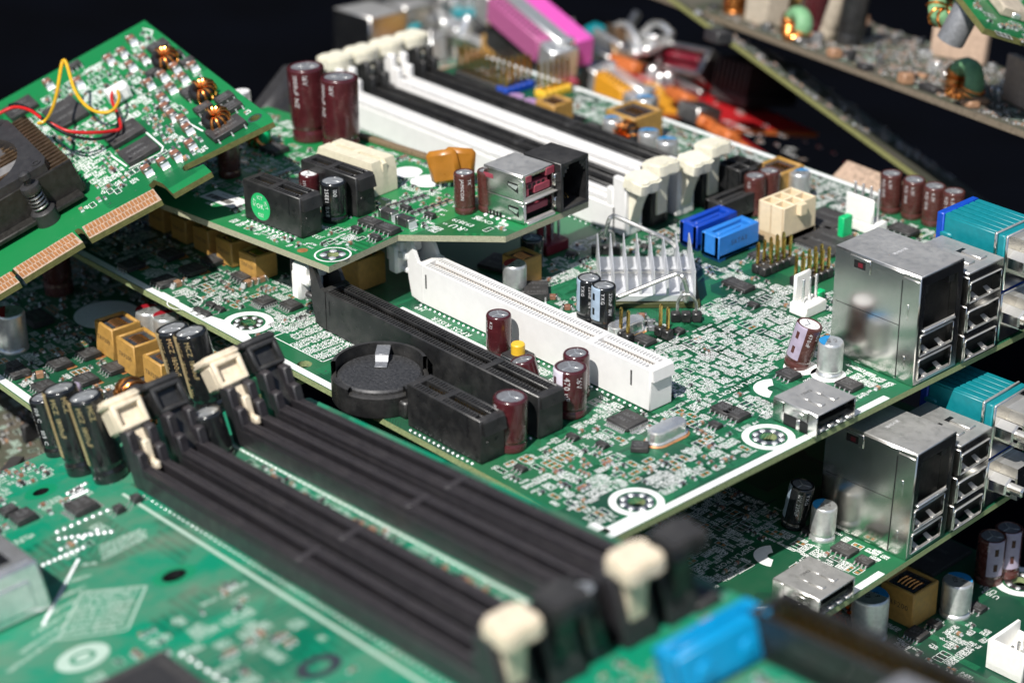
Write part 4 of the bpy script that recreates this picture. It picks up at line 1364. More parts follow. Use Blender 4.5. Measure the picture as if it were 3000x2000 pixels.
# --- chipset package, heatsink and its spring wire
HA = R_(47.4)
xl, yl = A('z7', 992, 795, 1.6); xr, yr = A('z7', 1785, 792, 1.6)
HW = math.hypot(xr - xl, yr - yl)
dx, dy = (xr - xl) / HW, (yr - yl) / HW
HA = math.atan2(dy, dx)
HDp = 24.5
cx, cy = (xl + xr) / 2 - dy * HDp / 2, (yl + yr) / 2 + dx * HDp / 2
k = MB(); k.box(-HW / 2 + .3, HW / 2 + 1.2, -HDp / 2 - .8, HDp / 2 + .8, .1, 1.45, 0, .1)
pk = k.build('chipset', ('edge_fibre',), mb1, (cx, cy, 0), (0, 0, HA))
pk.data.materials[0] = mat('package_olive', (.055, .06, .02), .5, var=.2)
k = MB(); k.box(-HW / 2, HW / 2, -HDp / 2, HDp / 2, 1.5, 3.6, 0, .25)
nf = 8
for i in range(nf):
    xx = -HW / 2 + .3 + (HW - .6) * i / (nf - 1)
    for a, b in ((-HDp / 2, -.9), (.9, HDp / 2)):
        k.add([(xx - .34, a, 3.5), (xx + .34, a, 3.5), (xx + .34, b, 3.5), (xx - .34, b, 3.5), (xx - .13, a + .05, 10.4), (xx + .13, a + .05, 10.4), (xx + .13, b - .05, 10.4), (xx - .13, b - .05, 10.4)],
              [(0, 1, 5, 4), (1, 2, 6, 5), (2, 3, 7, 6), (3, 0, 4, 7), (4, 5, 6, 7)])
hs = k.build('heatsink', ('aluminium',), mb1, (cx, cy, 0), (0, 0, HA), label='small silver heatsink with thin fins')
F1.block(cx - 17, cx + 17, cy - 17, cy + 17)


def smooth(pts, n=6):
    P = [Vector(p) for p in pts]; out = []
    for i in range(len(P) - 1):
        p0, p1, p2, p3 = P[max(i - 1, 0)], P[i], P[i + 1], P[min(i + 2, len(P) - 1)]
        for j in range(n):
            t = j / n
            out.append(.5 * ((2 * p1) + (p2 - p0) * t + (2 * p0 - 5 * p1 + 4 * p2 - p3) * t * t + (3 * p1 - p0 - 3 * p2 + p3) * t ** 3))
    out.append(P[-1]); return out


def W7(x, y, h): return (*A('z7', x, y, h), h)
k = MB()
mid = Matrix.Translation((cx, cy, 0)) @ RZ(HA)
wpts = [W7(1045, 250, 8), W7(1052, 215, 10), W7(1078, 120, 15), W7(1105, 95, 15.4), W7(1140, 100, 15), W7(1400, 215, 12), W7(1560, 290, 9.6), W7(1640, 360, 7)]
k.tube(smooth(wpts, 5), .62, 8)
c0 = mid @ Vector((-HW / 2 - 1.5, 0, 4.6)); c1 = mid @ Vector((HW / 2 + 1, 0, 4.6))
k.tube([tuple(c0), tuple(c1)], .6, 8)
wpts = [tuple(c0), W7(1060, 790, 3.6), W7(1115, 772, 4.2), W7(1360, 672, 7.6), W7(1600, 576, 10.8), W7(1650, 568, 11), W7(1685, 600, 10.4), W7(1712, 690, 6.6), W7(1718, 755, 4.2), W7(1712, 785, 3.0), W7(1695, 770, 3.4), W7(1692, 705, 5.4)]
k.tube(smooth(wpts, 5), .62, 8)
k.build('spring_clip', ('steel_wire',), hs).matrix_parent_inverse = (Matrix.Translation((cx, cy, 0)) @ RZ(HA)).inverted()
for pxs, loop in (((1710, 925), ((1637, 870, 2.4), (1640, 800, 5), (1675, 745, 7.6), (1720, 735, 8), (1765, 755, 7.4), (1790, 810, 4.8), (1792, 870, 2.4))), ((1050, 375), ((985, 335, 3), (990, 260, 6), (1020, 215, 8), (1065, 210, 8), (1105, 230, 7), (1120, 290, 4.6), (1122, 340, 3)))):
    u, v = A('z7', *pxs, 1); L0 = 3; dd = math.atan2(dy, dx)
    k = MB()
    for i in range(3): k.box(-4 + i * 2.7, -1.5 + i * 2.7, -1.2, 1.2, .05, 2.6, 0, .3)
    an = k.build('clip_anchor', ('slot_black',), mb1, (u, v, 0), (0, 0, dd))
    k = MB(); k.tube(smooth([W7(*q) for q in loop], 5), .42, 8)
    k.build('anchor_loop', ('steel_wire',), an).matrix_parent_inverse = (Matrix.Translation((u, v, 0)) @ RZ(dd)).inverted()
    F1.block(u - 5, u + 5, v - 5, v + 5)
# --- coin cell in its holder
u, v = A('z6', 925, 1095, 6.6)
k = MB(); r = 10.2
k.lathe([(r + 1.3, .1), (r + 1.5, .6), (r + 1.5, 5.2), (r + .9, 5.6), (r + .25, 5.6), (r + .25, 3.6), (.01, 3.6)], 48, 0, cap=False)
for a0, a1, z1 in ((1.1, 3.9, 9.2), (-.15, .5, 7.4), (4.3, 4.9, 7.0)):
    k.lathe([(r + 1.5, 5), (r + 1.55, z1 - .4), (r + 1.2, z1), (r + .4, z1), (r + .3, 5)], 16, 0, cap=False, a0=a0, a1=a1)
k.box(r - 1, r + 3.4, -3.6, 3.6, .1, 4.4, 0, .5)
bh = k.build('battery_holder', ('slot_black',), mb1, (u, v, 0))
k = MB(); k.lathe([(r - .5, 3.7), (r, 4.1), (r, 6.1), (r - .5, 6.55), (r - 2, 6.6), (.01, 6.6)], 48, 0, cap=False)
k.build('coin_cell', ('coin_steel',), bh)
k = MB(); T = RZ(2.35)
k.box(r - 4.8, r + 1.7, -1.7, 1.7, 8.2, 8.6, 0, .1, T); k.box(r - 8.4, r - 4.4, -1.5, 1.5, 6.7, 7.1, 0, .1, T)
k.box(r + 1.2, r + 1.7, -1.7, 1.7, 2, 8.5, 0, .1, T)
k.add([T @ Vector(q) for q in ((r - 4.9, -1.6, 8.4), (r - 4.9, 1.6, 8.4), (r - 6, 1.5, 6.9), (r - 6, -1.5, 6.9))], [(0, 1, 2, 3)])
k.build('battery_clip', ('can_dirty',), bh)
F1.block(u - 13, u + 13, v - 13, v + 13)
# --- chips
for z, x, y, L, Wd, ang, n, kind in (('z8', 365, 520, 8.4, 4.2, 0, 4, 'two'), ('z8', 465, 645, 3, 1.8, 0, 2, 'two'), ('z4', 945, 1435, 12, 12, 0, 12, 'four'), ('z8', 960, 235, 14, 14, 0, 14, 'four'),
                                    ('z8', 1092, 1172, 5.6, 4.4, 0, 4, 'two'), ('z8', 695, 1105, 5, 4, 0, 4, 'two'), ('z8', 275, 1335, 5.4, 4.4, 0, 4, 'two'), ('z8', 352, 1365, 5.4, 4.4, 0, 4, 'two'), ('z8', 215, 1432, 3, 2, 0, 3, 'two'),
                                    ('a3', 858, 55, 7, 7, 0, 10, 'four'), ('a3', 930, 205, 4, 4, .7, 0, 'none'), ('a3', 545, 145, 3, 1.7, 0, 3, 'two'), ('a3', 715, 190, 3, 1.7, 0, 3, 'two'), ('a3', 245, 325, 3, 1.7, 0, 3, 'two'),
                                    ('z7', 1365, 1098, 5.4, 3.6, 0, 3, 'two'), ('z7', 1650, 1020, 2.6, 2.2, 0, 2, 'two'), ('z5', 1735, 625, 4.6, 4.6, .0, 6, 'four'), ('z5', 1910, 650, 5, 4, 0, 5, 'two'),
                                    ('z8', 500, 330, 5, 3.6, 0, 4, 'two'), ('z7', 1370, 330, 2.4, 1.8, 0, 2, 'two'), ('z3', 790, 965, 6, 5, 0, 5, 'two'), ('z4', 1450, 1500, 8, 5, 0, 4, 'two'), ('z3', 950, 1030, 6, 4, 0, 4, 'two'),
                                    ('z7', 180, 470, 9, 9, .3, 0, 'none'), ('z7', 770, 390, 3, 2, .4, 3, 'two')):
    u, v = A(z, x, y, 1); ic(F1, D1, u, v, L, Wd, 1.3 if L > 3.5 else 1.1, ang, kind, n)
for x, y in ((1385, 645), (1305, 680), (1442, 672), (1350, 702)):
    u, v = A('z5', x, y, 1); ic(F1, D1, u, v, 2.9, 1.6, 1.1, 0, 'two', 2, False, name='transistor')
for x, y in ((1080, 490), (1262, 412), (862, 382), (1122, 312), (1405, 350), (1605, 452)):
    u, v = A('z5', x, y, 1.4); mosfet(F1, D1, u, v)
for x, y in ((1165, 512), (1628, 510), (1672, 495), (1712, 482)):
    u, v = A('z5', x, y, 1); D1.chip_part(u, v, 1.57, 3.0, 1.8, 1.6)
for x, y, m_ in ((735, 830, 'mlcc_brown'), (1345, 900, 'mlcc_brown'), (615, 745, 'mlcc_brown'), (1415, 950, 'can_dirty'), (1425, 1000, 'can_dirty')):
    u, v = A('z7', x, y, 1); D1.chip_part(u, v, 0.8, 2.6, 1.4, 1.3, m_)
u, v = A('z7', 478, 710, 1.0); o = ic(F1, D1, u, v, 6.4, 8.4, 2.2, HA, 'one', 2, False, name='regulator', tab=3.6)
k = MB()
for i, tx in enumerate(('86T02GJ', 'AP', '43619G')): k.text(tx, 1.55, TR(0, 2.4 - i * 2.5, 2.22))
k.build('chip_marking', ('chip_print',), o, clean=False)
u, v = A('z7', 1215, 1000, 1.8); crystal(F1, D1, u, v, math.pi / 2 - .05)
u, v = A('a3', 1085, 120, 1.8); crystal(F1, D1, u, v, math.pi / 2)
# --- printed words
def word(D, fr, txt, z, x, y, size, ang, m=0):
    u, v = fr.at(z, x, y); D.silk.text(txt, size, TR(u, v, .03) @ RZ(ang), m)
    w_ = len(txt) * size * .36; c, s_ = abs(math.cos(ang)), abs(math.sin(ang))
    ex, ey = w_ * c + size * .6 * s_, w_ * s_ + size * .6 * c
    fr.block(u - ex, u + ex, v - ey, v + ey)
word(D1, F1, 'RPOS RISER', 'z6', 1390, 800, 2.6, math.pi)
word(D1, F1, 'J49', 'z6', 1185, 682, 2.4, math.pi)
word(D1, F1, 'DISPLAYPORT', 'z8', 365, 1195, 2.2, -math.pi / 2)
word(D1, F1, 'LANUSB', 'z8', 290, 780, 1.7, -math.pi / 2)
word(D1, F1, 'J10', 'z8', 1085, 1100, 2.0, -math.pi / 2)
u, v = A('z8', 600, 1205); S.ring(u, v, 1.6, 5, .03, 0, 24, 2.4, 5.2); F1.block(u - 5, u + 5, v - 5, v + 5)
# table of part numbers with its arrow
xa, ya = A('z6', 225, 865); xb, yb = A('z6', 550, 1030); xc, yc = A('z6', 880, 940)
S.line([(xa, ya), (xb, yb), (xb, ya + 17), (xa, ya + 17)], .3, .03, 0, True)
for r_ in range(11):
    for c_ in range(6 if r_ < 9 else 3):
        seg_text(S, xb - 1.2 - c_ * 4.4, ya + 16 - r_ * 1.45, 1.1, 4, math.pi, .03, 0, D1.r)
F1.block(xa - 1, xb + 1, ya - 1, ya + 18)
# long white paper label between the slots
xa, ya = A('z6', 1040, 686); xb, yb = A('z6', 1608, 962)
k = MB(); yc = (ya + yb) / 2; k.box(xa, xb, yc - 1.9, yc + 1.9, .02, .12, 0)
k.text('REV 00   PRODUCT OF CHINA', 1.35, TR(xa + (xb - xa) * .35, yc + .5, .13) @ RZ(math.pi), 1)
k.text('4C392 000 001   2205862', 1.2, TR(xa + (xb - xa) * .8, yc + .3, .13) @ RZ(math.pi), 1)
for i in range(60):
    xx = xa + (xb - xa) * (.55 + .42 * i / 60); k.rect(xx, xx + .1 + .18 * D1.r.random(), yc - 1.6, yc - .5, .128, 1)
k.build('paper_label', ('label_paper', 'dark_print'), mb1, clean=False)
F1.block(xa, xb, yc - 3, yc + 3)
# --- printed clutter and small parts
D1.clutter([(-100, -48), (-42, -48), (-42, -18), (-100, -18)], 260, .3, .34, .95, .6)
D1.clutter([(-165, -48), (-100, -48), (-100, -18), (-165, -18)], 120, .3, .3, 1, .6)
D1.clutter([(44, -50), (82, -50), (82, 10), (52, 10), (44, -24)], 230, .36, .2, copper=.75)
D1.clutter([(52, 6), (82, 6), (82, 52), (57, 66), (20, 66), (20, 8)], 520, .08, .06, .95)
D1.clutter([(-34, 5.5), (50, 5.5), (50, 62), (-34, 62)], 420, .16, .16)
D1.clutter([(-24, 60), (84, 66), (84, 139), (-24, 139)], 500, .1, .3, 1.15)
D1.clutter([(-160, 105), (-24, 105), (-24, 139), (-160, 139)], 300, .15, .3, 1.15)
D1.clutter([(-30, -23), (45, -23), (45, -6), (-30, -6)], 60, .2, .1)
D1.clutter([(10, -42), (45, -42), (45, -34), (10, -34)], 20, .2, .1)
for a in ([(-40, -48), (84, -48), (84, 52), (-40, 52)], [(-34, 60), (84, 60), (84, 139), (-34, 139)]): D1.vias(a, 700)
# silver bundles of parallel traces near the ports
for i in range(14):
    S.line([(30 + i * .9, 12 - i * .2), (44 + i * .9, 12 - i * .2)], .12, .024) if False else None
D1.traces([(-40, -48), (82, -48), (82, 52), (-40, 52)], 260)
D1.traces([(-110, -48), (-40, -48), (-40, -18), (-110, -18)], 60)
D1.finish()
# ================================================================== riser card lying over the memory area
MR = eul(0, -1.4, 4.14)
FR = Frame(CAM + ray(963, 781) * 554, MR)
rc = thing('riser_card', 'bright green riser card with a round green sticker on its black slot, above the motherboard', 'circuit board', FR)
DR = Deco(FR, rc, 21)
B = FR.at
hr_ = (*B('a5', 1715, 1195), 1.7)
p1 = B('s', 1166, 688); p2 = B('s', 1481, 692); p3 = B('s', 1724, 590)
yb = B('z2', 800, 965)[1]
slab(FR, 'circuit_board', ('riser_mask', 'edge_fibre', 'board_edge'), rc, [(-104, .2), (0, 0), p1, p2, p3, (p3[0], yb), (-104, yb)], 1.7, [hr_])
S = DR.silk
DR.silk.ring(hr_[0], hr_[1], 4.3, 4.75, .03); DR.pads.ring(hr_[0], hr_[1], 1.75, 3.2, .02, 1); FR.block(hr_[0] - 5, hr_[0] + 5, hr_[1] - 5, hr_[1] + 5)
for i in range(4):
    a = math.pi / 4 + i * math.pi / 2
    DR.sold.lathe([(1.0, 0), (.8, .2), (.01, .3)], 10, 0, (hr_[0] + 2.4 * math.cos(a), hr_[1] + 2.4 * math.sin(a), .02), cap=False)
u, v = B('a5', 1425, 1155); DR.pads.disc(u, v, .6, .03, 0); DR.pads.ring(u, v, .6, 1.4, .022, 0); FR.block(u - 2, u + 2, v - 2, v + 2)


def top_slot(z, L_, F_, R_b, h, **k):
    a = B(z, *L_, h); f = B(z, *F_, h); r = B(z, *R_b, h)
    Ln = math.dist(a, f); wd = math.dist(f, r)
    return short_slot(FR, DR, (a[0] + r[0]) / 2, (a[1] + r[1]) / 2, Ln, min(8, wd), h, **k), Ln
s1, Ln = top_slot('a5', (840, 467), (1392, 660), (1600, 590), 11.2, label='black slot with a round green sticker')
k = MB()
X = Matrix.Translation((-Ln * .2, -3.85, 5.1)) @ Matrix.Rotation(math.pi / 2, 4, 'X')
wd = s1.dimensions.y / 2
X = Matrix.Translation((-Ln * .2, -wd - .06, 5.1)) @ Matrix.Rotation(math.pi / 2, 4, 'X')
k.add([(3.75 * math.cos(i * math.pi / 20), 3.75 * math.sin(i * math.pi / 20), 0) for i in range(40)], [tuple(range(40))], 0, X)
Y = X @ TR(0, 0, .03)
k.text('OK', 1.9, Y @ TR(0, .1, 0), 1); k.text('A167', 1.0, Y @ TR(0, -2.1, 0), 1)
k.box(-1.1, 1.1, -2.75, -2.65, 0, .01, 1, 0, Y)
for a in (0.0, 1.25, -1.25): k.text('ICT', 1.35, Y @ RZ(-a) @ TR(0, 2.45, 0), 1)
k.build('test_sticker', ('sticker_green', 'label_paper'), s1, clean=False)
s2, _ = top_slot('a5', (1400, 285), (1927, 467), (2110, 405), 11.2)
# ivory slot with bevelled ends
a = B('a5', 1590, 150, 9.5); f = B('a5', 2140, 332, 9.5); r = B('a5', 2282, 255, 9.5)
Ln = math.dist(a, f); wd = 8.4
k = MB(); hl, hw = Ln / 2, wd / 2
k.prism_xz([(-hl, .2), (hl, .2), (hl, 6.2), (hl - .9, 9.5), (-hl + 1.2, 9.5), (-hl, 7)], -hw, -.75, 0)
k.prism_xz([(-hl, .2), (hl, .2), (hl, 6.2), (hl - .9, 9.5), (-hl + 1.2, 9.5), (-hl, 7)], .75, hw, 0)
k.box(-hl, -hl + 3, -.8, .8, .2, 9.0, 0); k.box(hl - 3, hl, -.8, .8, .2, 8.6, 0); k.box(-1, 1, -.8, .8, .2, 9.3, 0); k.box(-hl + 2, hl - 2, -.8, .8, .2, 6, 0)
k.build('expansion_slot', ('ivory_slot',), rc, ((a[0] + r[0]) / 2, (a[1] + r[1]) / 2, 0), (0, 0, 0), label='ivory slot with bevelled ends')
FR.block((a[0] + r[0]) / 2 - hl - 1, (a[0] + r[0]) / 2 + hl + 1, (a[1] + r[1]) / 2 - 5, (a[1] + r[1]) / 2 + 5)


def rcap(z, x, y, d, h, **k):
    u, v = B(z, x, y, h); return ecap(FR, rc, u, v, d, h, **k)
rcap('z2', 220, 435, 10.6, 21.5, text=('1000uF NZ', '16V'), tang=-1.35, tsize=2.0, vent='X', lean=(-.03, 0))
rcap('z2', 421, 505, 10.6, 21, text=('1000uF NZ', '16V'), tang=-1.75, tsize=2.0, vent='X')
rcap('a5', 1480, 412, 5.6, 9, text=('25V',), tang=-1.2, top='label_paper', vent='K')
rcap('a5', 1712, 482, 7, 11, sleeve='black_sleeve', text=('25EE1  BXE', '100'), tang=-1.25, tsize=1.5, vent='K', top='can_aluminium')
rcap('a6', 845, 402, 5.6, 11.2, sleeve='brown_sleeve', text=('JAMICON', 'TK'), tang=-1.0, tsize=1.3, vent='X', top='can_aluminium')
rcap('a6', 1075, 385, 5.6, 11.2, sleeve='brown_sleeve', vent='X')
u, v = B('z1', 1510, 1150, 0); ecap(FR, rc, u, v, 6.4, 13, sleeve='brown_sleeve', text=('470uF',), tang=-1.5)
u, v = B('z1', 1585, 600, 12); pcap(FR, rc, u, v, 5, 12, 'label_paper', full=True)
u, v = B('z1', 1690, 870, 4); toroid(FR, rc, u, v, 4.4, 3.4, 1.5, Matrix.Rotation(1.5, 4, 'X') , core='green_plastic', turns=9, wire='copper_wire')
u, v = B('z1', 1800, 965, 1.4); ic(FR, DR, u, v, 7, 5.5, 1.6, 0, 'two', 3)
# pair of amber disc fuses
k = MB()
for q, (z, x, y, rz, lean) in enumerate((('a6', 700, 560, .55, -.2), ('a6', 790, 540, .75, .1))):
    u, v = B(z, x, y, 0)
    mb_ = MB(); T = TR(0, 0, 1.2) @ RZ(rz) @ Matrix.Rotation(lean, 4, 'Y')
    mb_.box(-4.3, 4.3, -1.3, 1.3, .4, 9.8, 0, 1.1, T)
    mb_.box(-2.6, -2.0, -.3, .3, -1.4, .8, 1, 0, T); mb_.box(2.0, 2.6, -.3, .3, -1.4, .8, 1, 0, T)
    mb_.build('resettable_fuse', ('amber_resin', 'tin_bright'), rc, (u, v, 0)); FR.block(u - 4, u + 4, v - 3, v + 3)
# stacked usb sockets with plum plastic
H = 13.6
a = B('a6', 1015, 337, H); f = B('a6', 1412, 447, H); r = B('a6', 1716, 333, H)
x1, y0 = f; x0 = a[0]; y1 = r[1]
k = MB(); th = .4
op = [(y0 + .9, y1 - .9, 7.3, H - .9), (y0 + .9, y1 - .9, 1.0, 5.6)]
k.box(x0, x1 - .3, y0, y0 + th, .3, 6.2, 0, .1); k.box(x0, x1 - .3, y0 - .12, y0 + th, 6.5, H - .4, 0, .1)
k.box(x0, x1 - .3, y1 - th, y1, .3, H - .4, 0, .1); k.box(x0, x0 + th, y0 + th, y1 - th, .3, H - .4, 0)
k.box(x0 - .05, x1 - .1, y0 - .12, y1 + .05, H - .4, H, 0, .15)
plate_with_openings(k, x1, y0, y1, .4, H - .4, .35, op)
k.box(x1 - 1.6, x1 + .25, y0 - .3, y0 + .05, .8, 5.4, 0, .1); k.box(x1 - 1.6, x1 + .25, y0 - .35, y0 + .05, 7, 12.2, 0, .1)
for zz in (2.6, 9.0): k.box(x1 + .05, x1 + .5, y1 - .1, y1 + 1.6, zz - 1.4, zz + 1.9, 0, .3)
k.box(x1 - .3, x1 + .9, y0, y1 + 1.4, 6.1, 6.45, 0, .1); k.box(x1 - .3, x1 + 1.0, y0 + .4, y1 - .6, -.2, .9, 0, .1)
ub = k.build('usb_stack', ('tin',), rc)
k = MB()
k.box(x0 + .5, x1 - 2.4, y0 + .5, y1 - .5, .4, H - .5, 1)
for z0, z1 in ((7.3, H - .9), (1.0, 5.6)):
    k.box(x1 - 6, x1 - .5, y0 + 1.8, y1 - 1.8, z0 + 1.6, z0 + 3.4, 0, .15)
k.box(x1 - 3, x1 + .1, y0 + .9, y0 + 3.2, H - 2.4, H - .5, 0, .15); k.box(x1 - 3, x1 + .12, y1 - 3.0, y1 + .3, H - 2.4, H - .3, 0, .15)
k.box(x1 - 3, x1 - .2, y0 + .9, y0 + 2.4, 7.4, 9.4, 0, .15); k.box(x1 - 3, x1 - .2, y0 + 4.4, y1 - 1.2, 7.6, 9.6, 0, .15)
k.box(x0 - .02, x0 + 3.4, y0 - .2, y0 - .1, H - 3.2, H - 2.0, 0, .05)
for i in range(4): k.box(x1 - .52, x1 - .46, y0 + 2.4 + i * 1.7, y0 + 3.4 + i * 1.7, 9.2, 10.4, 1)
k.build('socket_block', ('plum_plastic', 'hollow_dark'), ub)
k = MB()                                                                    # latching tongues cut into the side
for zz in (2.4, 9.0):
    k.add([(x1 - 5.4, y0 - .16, zz + 2), (x1 - 5.4, y0 - .16, zz + .8), (x1 - 1.4, y0 - .16, zz - .7), (x1 - 1.4, y0 - .16, zz + 2.0)], [(0, 1, 2, 3)], 0)
    k.add([(x1 - 5.0, y0 - .3, zz + 1.7), (x1 - 5.0, y0 - .3, zz + 1.0), (x1 - 2.4, y0 - .3, zz + .3), (x1 - 1.5, y0 - .3, zz + 1.6)], [(0, 1, 2, 3)], 1)
for i in range(5): k.box(x0 + .6 + i * 1.2, x0 + 1.0 + i * 1.2, y0 - .2, y0 - .05, .1, 1.5, 0)
k.build('spring_cutouts', ('hollow_dark', 'tin_bright'), ub, clean=False)
FR.block(x0 - 1, x1 + 1, y0 - 1, y1 + 1)
for i in range(4): DR.joint(x0 + 1 + i * 2.2, y0 - .9, .7, .4)
# black telephone jack
f = B('a6', 1748, 332, H); r = B('a6', 2042, 232, H); b = B('a6', 1670, 127, H)
X1, Y0, Y1, X0 = f[0], f[1], r[1], b[0]
X1 = r[0]
k = MB(); w = 1.0; H2 = H + .2
k.box(X0, X1, Y0, Y0 + w, .2, H2, 0, .2); k.box(X0, X1, Y1 - w, Y1, .2, H2, 0, .2); k.box(X0, X1 - .02, Y0 + .1, Y1 - .1, H2 - 1.1, H2 + .02, 0, .2)
k.box(X0, X1 - .1, Y0 + .1, Y1 - .1, .2, 1.2, 0, .2); k.box(X0, X0 + 2.5, Y0 + w, Y1 - w, 1.2, H2 - 1, 0)
for i in range(3): 
    k.box(X0 + 1, X1 - .3, Y0 + w - .1, Y0 + w + 2.4 - i * .8, H2 - 2.2 - i * .9, H2 - 1 - i * .9, 0, .08); k.box(X0 + 1, X1 - .3, Y1 - w - 2.4 + i * .8, Y1 - w + .1, H2 - 2.2 - i * .9, H2 - 1 - i * .9, 0, .08)
jk = k.build('telephone_jack', ('slot_black',), rc)
k = MB()
for i in range(4):
    yy = Y0 + 2.6 + i * 1.1
    k.tube([(X0 + 2.4, yy, 5.2), (X1 - 4, yy, 3.2), (X1 - 3, yy, 2.2)], .16, 6)
k.build('jack_contacts', ('gold',), jk)
FR.block(X0 - 1, X1 + 1, Y0 - 1, Y1 + 1)
# chips and rows of small parts
for x, y, L, Wd, n, kd in ((640, 1448, 6.2, 3.8, 4, 'two'), (752, 1490, 6.2, 3.8, 4, 'two'), (548, 1492, 2.9, 1.6, 3, 'two'), (672, 1545, 2.9, 1.6, 3, 'two'), (1030, 1400, 3.2, 1.5, 3, 'two'), (870, 1352, 3.2, 1.5, 3, 'two')):
    u, v = B('z2', x, y, 1.3); ic(FR, DR, u, v, L, Wd, 1.5, 0, kd, n)
for x, y in ((755, 1385), (868, 1432)):
    u, v = B('z2', x, y, 2); DR.chip_part(u, v, 0, 5.2, 2.6, 2.4, 'chip_black')
for (xa, ya), (xb, yb_) in (((770, 1345), (990, 1282)), ((925, 1392), (1150, 1312))):
    for i in range(6):
        t = i / 5; u, v = B('z2', xa + (xb - xa) * t, ya + (yb_ - ya) * t, .6); DR.passive(u, v, 0, 2.4, 1.5, .6, 'r'); FR.block(u - 2, u + 2, v - 1, v + 1)
word(DR, FR, 'E93839', 'z2', 1245, 1462, 2.3, math.pi)
word(DR, FR, 'RU', 'z2', 1205, 1492, 3.4, math.pi); word(DR, FR, 'us', 'z2', 1125, 1470, 1.7, math.pi); word(DR, FR, 'c', 'z2', 1262, 1510, 2.2, math.pi)
word(DR, FR, 'CN1', 'z2', 1400, 1455, 2.3, math.pi); word(DR, FR, 'J33', 'a5', 1565, 1025, 2.4, math.pi); word(DR, FR, 'MTG2', 'a5', 1895, 1140, 1.3, math.pi); word(DR, FR, 'FM1', 'a5', 1500, 1125, 1.3, math.pi)
for x, y, r_ in ((880, 1130, 4.2), (1015, 1188, 4.8)):
    u, v = B('z2', x, y); S.disc(u, v, r_, .03, 0, 32); FR.block(u - r_, u + r_, v - r_, v + r_)
u, v = B('z2', 1000, 1205); S.ring(u, v, 5.4, 5.7, .03); S.ring(u, v, 6.2, 6.45, .03)
# bar-code label
a = B('a5', 440, 640); b = B('a5', 610, 577); c = B('a5', 750, 755)
k = MB(); k.box(a[0], c[0], min(a[1], c[1]), b[1], .02, .1, 0)
for i in range(34):
    t = a[0] + 1 + (c[0] - a[0] - 4) * i / 34; k.rect(t, t + .12 + .25 * DR.r.random(), c[1] + 1.2, c[1] + (b[1] - c[1]) * .55, .11, 1)
k.text('0634 E0634', 1.2, TR((a[0] + c[0]) / 2, b[1] - 1.3, .11) @ RZ(math.pi), 1)
k.build('bar_code_label', ('label_paper', 'dark_print'), rc, clean=False); FR.block(a[0], c[0], c[1], b[1])
k = MB(); xa = B('z2', 575, 870)[0]; xb = B('z2', 1330, 1075)[0]
for i in range(int((xb - xa) / 1.0)): k.box(xa + i, xa + i + .72, yb - 2.2, yb - .3, .1, 1.5, 0, .1)
k.build('edge_contacts', ('brown_strip',), rc)
FR.block(-104, -44, -2, 8)
DR.clutter([(-100, 1.5), (-9, 1.5), (-7, 6), (p1[0] - 1, p1[1] + 1), (p2[0] - 2, p2[1] + 1), (p3[0] - 2, p3[1] + 1), (p3[0] - 2, yb - 3), (-100, yb - 3)], 150, .25, .3, 1.0, .1)
u0, v0 = B('a5', 930, 880); u1, v1 = B('a5', 1330, 1040)
for i in range(9):
    t = i / 8; DR.passive(u0 + (u1 - u0) * t, v0 + 1.6, math.pi / 2, 1.5, .8, .5, 'b'); seg_text(S, u0 + (u1 - u0) * t, v0 - 2.6, 1.0, 3, math.pi / 2, .03, 0, DR.r)
# faint dark outline traces along the edges
DR.finish()

# ================================================================== tilted graphics card
FG = Frame(CAM + ray(*px("z1", 1060, 1315)) * 575, eul(-.33, -20.74, 76.11))
gc = thing('graphics_card', 'tilted green graphics card with fan, gold edge fingers and loose red and yellow wires', 'graphics card', FG)
DG = Deco(FG, gc, 33)
G = FG.at
out = [G('z1', *q) for q in ((-420, 900), (948, 135), (1745, 742), (1775, 762), (1795, 800), (1225, 1076), (1203, 1090), (1196, 1106), (1206, 1122), (1232, 1120), (1335, 1078), (1388, 1128), (1135, 1272), (1068, 1205), (1010, 1180), (975, 1215), (1060, 1312), (588, 1566), (538, 1505), (512, 1498), (488, 1512))]
out += [G('z5', *q) for q in ((545, 245), (152, 486), (110, 425), (85, 420), (75, 440), (130, 508), (-420, 840))]
ho = (*G('z1', 1672, 775), 1.5)
slab(FG, 'circuit_board', ('card_mask', 'yellow_edge', 'yellow_edge'), gc, out, 1.6, [ho])
DG.pads.ring(ho[0], ho[1], 1.55, 2.0, .02, 1); FG.block(ho[0] - 3, ho[0] + 3, ho[1] - 3, ho[1] + 3)
# gold fingers in two staggered rows along the lower edge
k = MB()
def fingers(za, a, zb, b):
    A0 = G(za, *a); B0 = G(zb, *b); L = math.dist(A0, B0); n = int(L / 1.0)
    ux, uy = (B0[0] - A0[0]) / L, (B0[1] - A0[1]) / L
    for i in range(n):
        x, y = A0[0] + ux * (i + .5), A0[1] + uy * (i + .5)
        for j, (o0, o1) in enumerate(((.9, 3.6), (4.2, 7.2))):
            s_ = .5 if j else 0
            P = lambda t, q: (x + ux * (t + s_) - uy * q, y + uy * (t + s_) + ux * q, .03)
            k.add([P(-.38, o0), P(.38, o0), P(.38, o1), P(-.38, o1)], [(0, 1, 2, 3)], 0)
            k.add([P(-.12, o1), P(.12, o1), P(.12, o1 + .6), P(-.12, o1 + .6)], [(0, 1, 2, 3)], 0)
    for q in (0.2, 7.9): pass
    e = lambda t, q: (A0[0] + ux * t - uy * q, A0[1] + uy * t + ux * q, .012)
    k.add([e(0, 0), e(L, 0), e(L, 7.8), e(0, 7.8)], [(0, 1, 2, 3)], 1)
